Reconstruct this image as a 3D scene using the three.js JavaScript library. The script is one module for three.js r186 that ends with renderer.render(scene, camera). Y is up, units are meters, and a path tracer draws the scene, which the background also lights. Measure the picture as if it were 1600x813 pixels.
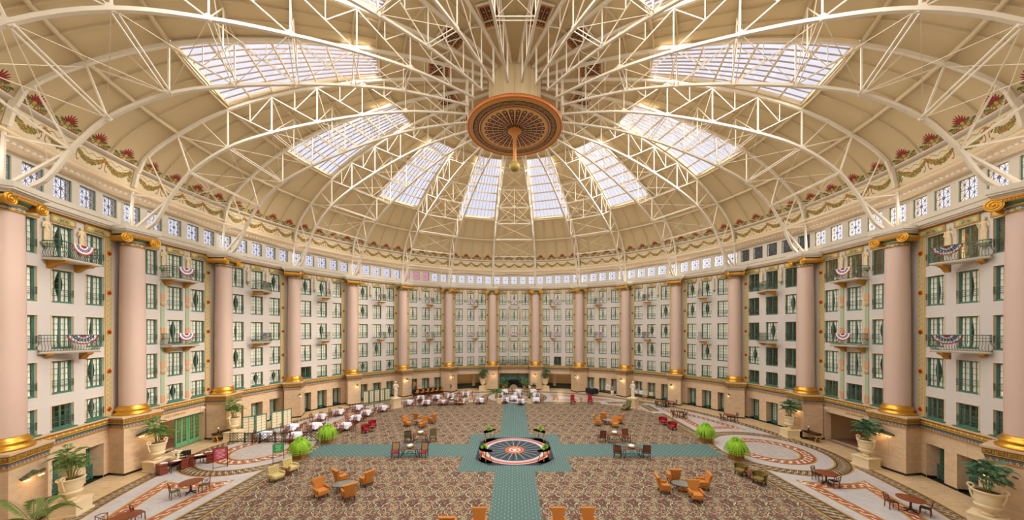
import * as THREE from 'three';
import { mergeGeometries, mergeVertices } from 'three/addons/utils/BufferGeometryUtils.js';
import { RoundedBoxGeometry } from 'three/addons/geometries/RoundedBoxGeometry.js';
import { MarchingCubes } from 'three/addons/objects/MarchingCubes.js';
import { RectAreaLightUniformsLib } from 'three/addons/lights/RectAreaLightUniformsLib.js';

// ---------------------------------------------------------------- camera, sky, daylight, exposure
const scene = new THREE.Scene();
const EYE = 11.0, DIST = 29.3, FOCAL = 500, CX = 802.5, CY = 516, CAMX = -0.1;   // pixels of the 1600 x 813 frame
const camera = new THREE.PerspectiveCamera(2 * Math.atan(406.5 / FOCAL) * 180 / Math.PI, 1600 / 813, 0.1, 400);
camera.position.set(CAMX, EYE, DIST);
camera.lookAt(CAMX, EYE, 0);
camera.setViewOffset(1600, 813, 800 - CX, 406.5 - CY, 1600, 813);
const renderer = new THREE.WebGLRenderer({ antialias: true });
renderer.toneMapping = THREE.LinearToneMapping;
renderer.toneMappingExposure = 1.18;
renderer.shadowMap.enabled = true;
RectAreaLightUniformsLib.init();

const V = (x, y, z) => new THREE.Vector3(x, y, z);
const DEG = Math.PI / 180;
function rng(seed) { let s = seed >>> 0; return () => { s = (s + 0x6D2B79F5) | 0; let t = Math.imul(s ^ (s >>> 15), 1 | s); t = (t + Math.imul(t ^ (t >>> 7), 61 | t)) ^ t; return ((t ^ (t >>> 14)) >>> 0) / 4294967296; }; }
function noise2(seed) {
  const R = rng(seed), T = []; for (let i = 0; i < 4096; i++) T.push(R());
  const h = (x, y) => T[((x & 63) + (y & 63) * 64)];
  return (x, y) => { const xi = Math.floor(x), yi = Math.floor(y), a = x - xi, b = y - yi, u = a * a * (3 - 2 * a), v = b * b * (3 - 2 * b);
    return (h(xi, yi) * (1 - u) + h(xi + 1, yi) * u) * (1 - v) + (h(xi, yi + 1) * (1 - u) + h(xi + 1, yi + 1) * u) * v; };
}
// bright overcast sky with thin broken cloud, the same all round
{
  const w = 512, h = 256, d = new Float32Array(w * h * 4), n = noise2(5);
  for (let j = 0; j < h; j++) for (let i = 0; i < w; i++) {
    let c = 0, a = 1, f = 1 / 32; for (let k = 0; k < 5; k++) { c += a * n(i * f, j * f * 2); a *= 0.5; f *= 2; }
    const t = Math.min(1, Math.max(0, (c / 1.94 - 0.36) / 0.3)), o = (j * w + i) * 4;
    d[o] = 0.88 + 0.14 * t; d[o + 1] = 0.9 + 0.12 * t; d[o + 2] = 1.0 + 0.05 * t; d[o + 3] = 1;
  }
  const t = new THREE.DataTexture(d, w, h, THREE.RGBAFormat, THREE.FloatType);
  t.mapping = THREE.EquirectangularReflectionMapping; t.magFilter = THREE.LinearFilter; t.minFilter = THREE.LinearFilter; t.wrapS = THREE.RepeatWrapping; t.needsUpdate = true;
  scene.background = t; scene.backgroundIntensity = 0.84;
}
const SKY_LIGHT = 7.0, CLEAR_LIGHT = 3.2;      // daylight through each of the twelve roof lights

// hazy low sun, blurred by cloud and old glass: it comes in through the roof lights and falls on the opposite wall
{
  const sun = new THREE.DirectionalLight(new THREE.Color(1.0, 0.87, 0.7), 13.5); sun.name = 'sun';
  sun.position.set(90, 54, 10); sun.target.position.set(0, 4, 0); scene.add(sun, sun.target);
  sun.castShadow = true; sun.shadow.radius = 38; sun.shadow.mapSize.set(2048, 2048);
  const c = sun.shadow.camera; c.left = c.bottom = -42; c.right = c.top = 42; c.near = 20; c.far = 200;
}

// polar place: r from the centre of the hall, phi from the far side, clockwise seen from above
const P = (r, phi, y = 0) => V(r * Math.sin(phi * DEG), y, -r * Math.cos(phi * DEG));
// floor (or height y) point seen at a pixel of the photograph
function at(u, v, y = 0) { const dep = FOCAL * (EYE - y) / (v - CY); return V(CAMX + (u - CX) * dep / FOCAL, y, DIST - dep); }

// dome lining: radius -> height
const PROF = [[30.3, 23.85], [29.75, 24.75], [28.75, 25.85], [27.35, 27.0], [25.6, 28.25], [23.7, 29.35], [20.4, 30.78], [16.87, 31.88], [13.25, 32.72], [11.65, 33.0], [9.65, 33.28], [6.4, 33.6], [2.3, 33.8]];
function interp(tab, r) {
  const n = tab.length; let i = 0; while (i < n - 2 && r < tab[i + 1][0]) i++;
  const p = (k) => tab[Math.max(0, Math.min(n - 1, k))], s = (k) => (p(k + 1)[1] - p(k - 1)[1]) / (p(k + 1)[0] - p(k - 1)[0]);
  const [r0, y0] = p(i), [r1, y1] = p(i + 1), h = r1 - r0, t = (r - r0) / h, t2 = t * t, t3 = t2 * t;
  return (2 * t3 - 3 * t2 + 1) * y0 + (t3 - 2 * t2 + t) * h * s(i) + (-2 * t3 + 3 * t2) * y1 + (t3 - t2) * h * s(i + 1);
}
const domeY = (r) => interp(PROF, r);
const CHORD = [[29.5, 19.02], [29.0, 19.42], [28.6, 20.05], [28.26, 20.77], [27.9, 21.5], [26.45, 23.6], [23.7, 25.85], [20.4, 27.35], [16.87, 28.5], [13.25, 29.45], [9.65, 30.1], [6.4, 30.32], [4.3, 30.35]];
const chordY = (r) => interp(CHORD, r);

// the daylight itself: one area light just under the glass of each roof light
for (let k = 0; k < 12; k++) {
  const phi = 15 + 30 * k, c = P(17.6, phi, domeY(17.6) - 0.45), n = P(-0.29, phi, -0.957);
  const l = new THREE.RectAreaLight(new THREE.Color(1.0, 0.97, 0.94), SKY_LIGHT, 4.3, 11.6);
  l.name = 'skylight_daylight'; l.position.copy(c); l.lookAt(c.clone().add(n)); scene.add(l);
}

// and one just inside the clerestory windows of each bay
for (let k = 0; k < 24; k++) {
  const phi = 15 * k; if (phi === 75) continue;                                    // that bay's windows are dark
  const c = P(30.9, phi, 20.4), l = new THREE.RectAreaLight(new THREE.Color(1.0, 0.97, 0.945), CLEAR_LIGHT, 7.4, 1.4);
  l.name = 'clerestory_daylight'; l.position.copy(c); l.lookAt(P(0, phi, 20.4)); scene.add(l);
}

// ---------------------------------------------------------------- helpers
const taken = {};
function numbered(n) { const k = taken[n] = (taken[n] ?? -1) + 1; return k ? `${n}_${String(k).padStart(3, '0')}` : n; }
const M = (color, roughness = 0.7, metalness = 0, more = {}) => new THREE.MeshStandardMaterial({ color, roughness, metalness, ...more });
const MP = (color, roughness, more = {}) => new THREE.MeshPhysicalMaterial({ color, roughness, ...more });
function canvas(w, h, draw) { const c = document.createElement('canvas'); c.width = w; c.height = h; const x = c.getContext('2d'); draw(x, w, h); return c; }
function tex(w, h, draw, o = {}) {
  const t = new THREE.CanvasTexture(canvas(w, h, draw)); t.colorSpace = o.data ? THREE.NoColorSpace : THREE.SRGBColorSpace;
  t.wrapS = t.wrapT = o.clamp ? THREE.ClampToEdgeWrapping : o.mirror ? THREE.MirroredRepeatWrapping : THREE.RepeatWrapping;
  if (o.rx) t.repeat.set(o.rx, o.ry); return t;
}
function grain(x, w, h, seed, amount, n = 4000, size = 3) {     // fine and coarse speckle
  const R = rng(seed);
  for (let i = 0; i < n; i++) { const b = R() < 0.5; x.fillStyle = b ? `rgba(255,250,235,${amount * R()})` : `rgba(60,40,20,${amount * R()})`; const s = size * (0.3 + R() * R() * 3); x.fillRect(R() * w, R() * h, s, s); }
}
function finish(g) { if (g.index) g = g.toNonIndexed(); if (!g.attributes.normal) g.computeVertexNormals(); if (!g.attributes.uv) g.setAttribute('uv', new THREE.Float32BufferAttribute(new Float32Array(g.attributes.position.count * 2), 2)); for (const k of Object.keys(g.attributes)) if (!['position', 'normal', 'uv'].includes(k)) g.deleteAttribute(k); return g; }
const _m = new THREE.Matrix4(), _q = new THREE.Quaternion(), _e = new THREE.Euler();
class B {      // collects shapes, then becomes one mesh
  constructor() { this.a = []; }
  add(g, x = 0, y = 0, z = 0, rx = 0, ry = 0, rz = 0, sx = 1, sy = sx, sz = sx) { g = finish(g.clone()); _q.setFromEuler(_e.set(rx, ry, rz)); g.applyMatrix4(_m.compose(V(x, y, z), _q, V(sx, sy, sz))); this.a.push(g); return this; }
  box(w, h, d, x = 0, y = 0, z = 0, rx = 0, ry = 0, rz = 0) { return this.add(uvBox(w, h, d), x, y, z, rx, ry, rz); }
  rbox(w, h, d, r, x = 0, y = 0, z = 0, rx = 0, ry = 0, rz = 0) { return this.add(new RoundedBoxGeometry(w, h, d, 2, r), x, y, z, rx, ry, rz); }
  cyl(r1, r0, h, x = 0, y = 0, z = 0, n = 10, rx = 0, ry = 0, rz = 0) { return this.add(new THREE.CylinderGeometry(r1, r0, h, n), x, y, z, rx, ry, rz); }
  ball(r, x = 0, y = 0, z = 0, sx = 1, sy = 1, sz = 1, n = 8) { return this.add(new THREE.SphereGeometry(r, n + 2, n), x, y, z, 0, 0, 0, sx, sy, sz); }
  lathe(pts, n = 24, x = 0, y = 0, z = 0) { return this.add(new THREE.LatheGeometry(pts.map(p => new THREE.Vector2(p[0], p[1])), n), x, y, z); }
  tube(pts, r, n = 12, m = 6) { return this.add(new THREE.TubeGeometry(new THREE.CatmullRomCurve3(pts.map(p => p.isVector3 ? p : V(...p))), n, r, m)); }
  bar(a, b, w, h = w) {
    const d = b.clone().sub(a), L = d.length(), z = d.normalize(), up = Math.abs(z.y) > 0.95 ? V(0, 0, 1) : V(0, 1, 0), x = up.cross(z).normalize(), y = z.clone().cross(x);
    const g = finish(uvBox(w, h, L)); g.applyMatrix4(new THREE.Matrix4().makeBasis(x, y, z).setPosition(a.clone().add(b).multiplyScalar(0.5))); this.a.push(g); return this;
  }
  geo() { return this.a.length === 1 ? this.a[0] : mergeGeometries(this.a); }
  mesh(name, mat, parent) { return mesh(name, this.geo(), mat, parent); }
}
function uvBox(w, h, d) {
  const g = new THREE.BoxGeometry(w, h, d), u = g.attributes.uv, D = [[d, h], [d, h], [w, d], [w, d], [w, h], [w, h]];
  for (let i = 0; i < 24; i++) u.setXY(i, u.getX(i) * D[i >> 2][0], u.getY(i) * D[i >> 2][1]);
  return g;
}
function mesh(name, g, mat, parent) { const m = new THREE.Mesh(g, mat); m.name = name; m.castShadow = m.receiveShadow = true; (parent || scene).add(m); if (!parent) m.name = numbered(name); return m; }
function thing(name, label, category, pos, turn = 0, group, kind) {
  const o = new THREE.Group(); o.name = numbered(name); scene.add(o); if (pos) o.position.copy(pos.isVector3 ? pos : V(...pos)); o.rotation.y = turn;
  o.userData = { label, category }; if (group) o.userData.group = group; if (kind) o.userData.kind = kind; return o;
}
function structure(o, label, category, group) { o.userData = { ...o.userData, kind: 'structure' }; if (label) o.userData.label = label; if (category) o.userData.category = category; if (group) o.userData.group = group; return o; }
function dup(root, pos, turn, label, group) { const r = root.clone(); r.userData = { ...root.userData }; r.name = numbered(root.name.replace(/_\d{3}$/, '')); scene.add(r); r.position.copy(pos); r.rotation.y = turn; if (label) r.userData.label = label; if (group) r.userData.group = group; return r; }
// makes the first of a kind where it stands, then copies of it
function kindOf(make) { let first = null; return (pos, turn = 0, label, group) => { if (!first) { first = make(); first.position.copy(pos); first.rotation.y = turn; if (label) first.userData.label = label; if (group) first.userData.group = group; return first; } return dup(first, pos, turn, label, group); }; }
function profileX(pts, len) {       // a moulding: profile in (z, y), run along x
  const s = new THREE.Shape(pts.map(p => new THREE.Vector2(-p[0], p[1]))), g = new THREE.ExtrudeGeometry(s, { depth: len, bevelEnabled: false });
  g.translate(0, 0, -len / 2); g.rotateY(Math.PI / 2); return g;      // extrusion along x, -shape x -> z
}
function plate(outline, holes, depth) {   // upright slab in the xy plane, front at z = 0, going back to -depth
  const s = new THREE.Shape(outline.map(p => new THREE.Vector2(...p)));
  for (const [x0, y0, x1, y1] of holes) s.holes.push(new THREE.Path([V2(x0, y0), V2(x0, y1), V2(x1, y1), V2(x1, y0)]));
  const g = new THREE.ExtrudeGeometry(s, { depth, bevelEnabled: false }); g.translate(0, 0, -depth); return g;
}
const V2 = (x, y) => new THREE.Vector2(x, y);
const rect = (x0, y0, x1, y1) => [[x0, y0], [x1, y0], [x1, y1], [x0, y1]];
// curved slab of a surface of revolution between two azimuths
function ringPatch(prof, p0, p1, np, th, us = 1, vs = 1) {
  const nr = prof.length, pos = [], uv = [], idx = []; let len = [0]; for (let i = 1; i < nr; i++) len.push(len[i - 1] + Math.hypot(prof[i][0] - prof[i - 1][0], prof[i][1] - prof[i - 1][1]));
  const nrm = prof.map((p, i) => { const a = prof[Math.max(0, i - 1)], b = prof[Math.min(nr - 1, i + 1)], dr = b[0] - a[0], dy = b[1] - a[1], l = Math.hypot(dr, dy); return [dy / l, -dr / l]; });
  const side = (o) => { const base = pos.length / 3; for (let i = 0; i < nr; i++) for (let j = 0; j <= np; j++) { const q = P(prof[i][0] + nrm[i][0] * o, p0 + (p1 - p0) * j / np, prof[i][1] + nrm[i][1] * o); pos.push(q.x, q.y, q.z); uv.push(us * j / np, vs * len[i] / len[nr - 1]); }
    for (let i = 0; i < nr - 1; i++) for (let j = 0; j < np; j++) { const a = base + i * (np + 1) + j, b = a + 1, c = a + np + 1, d = c + 1; if (o) idx.push(a, b, c, b, d, c); else idx.push(a, c, b, b, c, d); } return base; };
  const A = side(0), C = side(th), W = np + 1;
  const g = new THREE.BufferGeometry(); g.setAttribute('position', new THREE.Float32BufferAttribute(pos, 3)); g.setAttribute('uv', new THREE.Float32BufferAttribute(uv, 2));
  const edge = (l) => { for (let k = 0; k < l.length - 1; k++) { const a = l[k], b = l[k + 1]; idx.push(a, b, a + C, b, b + C, a + C); } };
  g.setIndex(idx); g.computeVertexNormals();
  const g2 = g.clone(); idx.length = 0; const r0 = [], r1 = [], c0 = [], c1 = []; for (let j = 0; j < W; j++) { r0.push(A + j); r1.push(A + (nr - 1) * W + j); } for (let i = 0; i < nr; i++) { c0.push(A + i * W); c1.push(A + i * W + np); }
  [r0, r1, c0, c1].forEach(edge); g2.setIndex(idx.slice()); const e = g2.toNonIndexed(); e.computeVertexNormals();
  return mergeGeometries([g.toNonIndexed(), e]);
}

// ---------------------------------------------------------------- painted and woven patterns
const TAU = Math.PI * 2;
function spiral(x, cx, cy, r, turns, a0, dir, lw, col) { x.strokeStyle = col; x.lineWidth = lw; x.lineCap = 'round'; x.beginPath(); for (let i = 0; i <= 40; i++) { const t = i / 40, a = a0 + dir * t * turns * TAU, q = r * (1 - t * 0.85); x.lineTo(cx + Math.cos(a) * q, cy + Math.sin(a) * q); } x.stroke(); }
function leaf(x, cx, cy, len, wid, ang, col) { x.save(); x.translate(cx, cy); x.rotate(ang); x.fillStyle = col; x.beginPath(); x.moveTo(0, 0); x.bezierCurveTo(len * 0.3, -wid, len * 0.8, -wid, len, 0); x.bezierCurveTo(len * 0.8, wid, len * 0.3, wid, 0, 0); x.fill(); x.restore(); }
function flower(x, cx, cy, r, n, col, mid) { for (let i = 0; i < n; i++) leaf(x, cx, cy, r, r * 0.28, i / n * TAU, col); x.fillStyle = mid; x.beginPath(); x.arc(cx, cy, r * 0.28, 0, TAU); x.fill(); }
const LINING = '#cdb88f';
const T = {};
T.fret = tex(256, 128, (x, w, h) => {
  x.fillStyle = '#a5782c'; x.fillRect(0, 0, w, h); x.fillStyle = '#d9ad4e'; x.fillRect(0, 4, w, 8); x.fillRect(0, h - 12, w, 8); x.strokeStyle = '#543612'; x.lineWidth = 9; x.lineCap = 'butt';
  for (const o of [0, 128]) { x.beginPath(); x.moveTo(o + 8, 104); x.lineTo(o + 8, 28); x.lineTo(o + 104, 28); x.lineTo(o + 104, 84); x.lineTo(o + 48, 84); x.lineTo(o + 48, 56); x.lineTo(o + 76, 56); x.stroke(); x.beginPath(); x.moveTo(o + 8, 104); x.lineTo(o + 128, 104); x.stroke(); }
  x.strokeStyle = '#f0cf7c'; x.lineWidth = 3; for (const o of [0, 128]) { x.beginPath(); x.moveTo(o + 14, 100); x.lineTo(o + 14, 34); x.lineTo(o + 98, 34); x.stroke(); } grain(x, w, h, 3, 0.2, 500, 2);
});
T.rosette = tex(256, 128, (x, w, h) => {
  x.fillStyle = '#9c722b'; x.fillRect(0, 0, w, h); x.fillStyle = '#d3a74b'; x.fillRect(0, 4, w, 9); x.fillRect(0, h - 13, w, 9); x.fillStyle = '#7c5a22'; x.fillRect(0, 20, w, 5); x.fillRect(0, h - 25, w, 5);
  for (const [cx, c] of [[64, '#f2d48a'], [192, '#d9752f']]) { flower(x, cx, 64, 26, 8, '#e8c26b', c); for (const d of [-1, 1]) spiral(x, cx + d * 46, 64, 18, 1.4, 0, d, 5, '#ecc873'); } grain(x, w, h, 4, 0.2, 500, 2);
});
T.wave = tex(128, 64, (x, w, h) => {
  x.fillStyle = '#4a5a72'; x.fillRect(0, 0, w, h); x.fillStyle = '#c8752e'; x.fillRect(0, 0, w, 9); x.fillStyle = '#caa046'; x.fillRect(0, h - 6, w, 6);
  for (const o of [0, 64, 128]) { spiral(x, o, 36, 20, 1.1, 0.5, 1, 8, '#c6bcae'); x.fillStyle = '#c98a86'; x.beginPath(); x.arc(o + 32, 34, 7, 0, TAU); x.fill(); }
});
T.scroll = tex(256, 1536, (x, w, h) => {
  x.fillStyle = '#dba94a'; x.fillRect(0, 0, w, h); x.fillStyle = '#f0d488'; x.fillRect(8, 0, 10, h); x.fillRect(w - 18, 0, 10, h); x.fillStyle = '#b9b088'; x.fillRect(40, 0, w - 80, h);
  const R = rng(21);
  for (let y = 0; y < h; y += 96) { const d = (y / 96) % 2 ? 1 : -1; spiral(x, 128 + d * 30, y + 48, 42, 1.6, d > 0 ? Math.PI : 0, d, 9, '#e9dfb4'); for (let k = 0; k < 5; k++) leaf(x, 128 - d * 34, y + 20 + R() * 60, 34, 11, R() * TAU, ['#4f7a52', '#e3d39a', '#6f8f5a'][k % 3]); flower(x, 128 + d * 30, y + 48, 15, 6, '#b5483a', '#f0dc9a'); }
  grain(x, w, h, 5, 0.2, 2500, 2);
});
T.panel = tex(512, 160, (x, w, h) => {
  x.fillStyle = '#c98f2c'; x.fillRect(0, 0, w, h); x.fillStyle = '#a2702a'; x.fillRect(16, 16, w - 32, h - 32); x.fillStyle = '#a8ad7c'; x.fillRect(26, 26, w - 52, h - 52);
  for (const d of [-1, 1]) { leaf(x, 256, 80, d * 150, 26, d * 0.08, '#4e7f5e'); leaf(x, 256, 80, d * 110, 18, d * -0.4, '#7fa274'); leaf(x, 256, 80, d * 110, 18, d * 0.45, '#5d8f68'); spiral(x, 256 + d * 170, 80, 42, 1.6, 0, d, 9, '#e9d9a2'); flower(x, 256 + d * 105, 80, 26, 7, '#e5b25a', '#b2402f'); }
  flower(x, 256, 80, 40, 9, '#b8473a', '#f1d98c'); grain(x, w, h, 6, 0.2, 900, 2);
});
T.neck = tex(512, 128, (x, w, h) => {
  x.fillStyle = '#2f6f8f'; x.fillRect(0, 0, w, h); x.fillStyle = '#d79a33'; x.fillRect(0, 0, w, 12); x.fillRect(0, h - 14, w, 14);
  for (let i = 0; i < 8; i++) { const cx = i * 64 + 32; if (i % 2) flower(x, cx, 66, 30, 8, '#e5ae43', '#c2632a'); else for (let k = -2; k <= 2; k++) leaf(x, cx, 104, 62, 9, -Math.PI / 2 + k * 0.42, '#e8b84f'); }
});
T.fleuron = tex(512, 1100, (x, w, h) => {
  x.fillStyle = LINING; x.fillRect(0, 0, w, h); const cx = 256, cy = h - 150;
  for (const d of [-1, 1]) { spiral(x, cx + d * 62, cy + 62, 62, 1.5, d > 0 ? Math.PI : 0, d, 20, '#9a7a35'); spiral(x, cx + d * 150, cy + 70, 58, 1.6, d > 0 ? Math.PI : 0, -d, 19, '#7d7038'); spiral(x, cx + d * 120, cy - 6, 34, 1.5, 0, d, 10, '#b0893c');
    for (let k = 0; k < 6; k++) leaf(x, cx + d * (20 + k * 26), cy + 70 - (k % 3) * 22, 78, 22, -Math.PI / 2 + d * (0.5 + k * 0.22), ['#66753c', '#7d7f3f', '#4f6638'][k % 3]); leaf(x, cx, cy + 112, d * 210, 15, -d * 0.1, '#9a5a30'); }
  for (let k = -4; k <= 4; k++) leaf(x, cx, cy + 8, 158 - Math.abs(k) * 10, 17, -Math.PI / 2 + k * 0.34, '#8c2f2c');
  x.fillStyle = '#c79a45'; x.beginPath(); x.arc(cx, cy + 20, 26, 0, TAU); x.fill(); grain(x, w, h, 7, 0.05, 2500, 5);
}, { clamp: true });
T.garland = tex(2048, 400, (x, w, h) => {
  x.fillStyle = '#dccdab'; x.fillRect(0, 0, w, h); const R = rng(8);
  for (let s = 0; s < 4; s++) { const x0 = 60 + s * 482, x1 = x0 + 482; for (let i = 0; i <= 200; i++) { const t = i / 200, sag = Math.sin(t * Math.PI), cx = x0 + (x1 - x0) * t, cy = 110 + 150 * sag; for (let k = 0; k < 3; k++) leaf(x, cx + R() * 12, cy + (R() - 0.5) * 92 * sag, 32, 11, R() * TAU, ['#7d7a3a', '#a0803c', '#5f6f3a', '#8d5a30', '#b79a4e'][Math.floor(R() * 5)]); }
    x.strokeStyle = '#9a6a34'; x.lineWidth = 10; x.beginPath(); for (let i = 0; i <= 60; i++) { const t = i / 60; x.lineTo(x0 + 482 * t, 80 + Math.sin(t * Math.PI * 6) * 22 + 30 * Math.sin(t * Math.PI)); } x.stroke(); }
  for (let s = 0; s <= 4; s++) { const cx = 60 + s * 482; flower(x, cx, 96, 44, 7, '#b98a3c', '#8f4a2c'); if (s % 4) for (const d of [-1, 1]) { x.strokeStyle = '#9a5636'; x.lineWidth = 13; x.beginPath(); x.moveTo(cx + d * 16, 120); x.bezierCurveTo(cx + d * 60, 190, cx - d * 6, 240, cx + d * 52, 320); x.stroke(); spiral(x, cx + d * 62, 312, 16, 1, 0, d, 9, '#9a5636'); }
    else for (let i = 0; i < 90; i++) leaf(x, cx + (R() - 0.5) * 56, 110 + i * 2.2, 26, 9, R() * TAU, ['#7d7a3a', '#5f6f3a', '#a0803c'][i % 3]); }
  grain(x, w, h, 9, 0.05, 2500, 5);
}, { clamp: true });
T.disc = tex(1024, 1024, (x, w) => {
  const c = w / 2; const ring = (r, col) => { x.fillStyle = col; x.beginPath(); x.arc(c, c, r * c, 0, TAU); x.fill(); };
  ring(1, '#c8792f'); ring(0.97, '#d99a50'); ring(0.94, '#2c2a30'); ring(0.925, '#dba865'); ring(0.905, '#3a2c1c');
  const R = rng(31); for (let i = 0; i < 130; i++) { const a = i / 130 * TAU; spiral(x, c + Math.cos(a) * c * 0.84, c + Math.sin(a) * c * 0.84, 22, 1.4, R() * TAU, i % 2 ? 1 : -1, 6, ['#b07b35', '#77793c', '#a8552c'][i % 3]); }
  ring(0.775, '#d39a56'); ring(0.75, '#2f2f3c'); ring(0.73, '#cf9650'); ring(0.70, '#d6a066');
  for (let i = 0; i < 28; i++) { const a = (i + 0.5) / 28 * TAU; x.save(); x.translate(c, c); x.rotate(a); x.fillStyle = '#2a1512'; x.beginPath(); x.moveTo(c * 0.16, -c * 0.012); x.lineTo(c * 0.6, -c * 0.048); x.arc(c * 0.605, 0, c * 0.05, -Math.PI / 2, Math.PI / 2); x.lineTo(c * 0.15, c * 0.012); x.fill(); for (let k = 0; k < 7; k++) { x.fillStyle = k % 2 ? '#9c3f2a' : '#b9924e'; x.beginPath(); x.arc(c * (0.24 + k * 0.06), 0, c * (0.009 + k * 0.003), 0, TAU); x.fill(); } x.restore(); }
  ring(0.14, '#6d3d1c'); grain(x, w, w, 12, 0.12, 3000, 2);
}, { clamp: true });
T.grille = tex(256, 256, (x, w) => { x.fillStyle = '#b5712c'; x.fillRect(0, 0, w, w); for (let i = 0; i < 3; i++) { x.fillStyle = '#2a1a16'; x.beginPath(); x.roundRect(20 + i * 76, 20, 62, 216, 20); x.fill(); for (let k = 0; k < 6; k++) spiral(x, 51 + i * 76, 42 + k * 35, 15, 1.3, k, k % 2 ? 1 : -1, 6, ['#b98a44', '#8c4a2a'][k % 2]); } }, { clamp: true });
T.bunting = tex(512, 256, (x, w, h) => {   // half-round fan, centre at top middle
  const ring = (r, c) => { x.fillStyle = c; x.beginPath(); x.arc(256, 0, r, 0, Math.PI); x.fill(); };
  x.fillStyle = '#c0202f'; x.fillRect(0, 0, w, h); ring(222, '#f0eef0'); ring(172, '#2b2f66'); ring(112, '#f0eef0'); ring(70, '#c0202f');
  x.fillStyle = '#f0eef0'; for (let i = 0; i < 9; i++) { const a = (i + 0.5) / 9 * Math.PI, cx = 256 + Math.cos(a) * 143, cy = Math.sin(a) * 143; x.beginPath(); for (let k = 0; k < 10; k++) { const q = k % 2 ? 9 : 22, b = k / 10 * TAU; x.lineTo(cx + Math.cos(b) * q, cy + Math.sin(b) * q); } x.fill(); }
}, { clamp: true });
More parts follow.
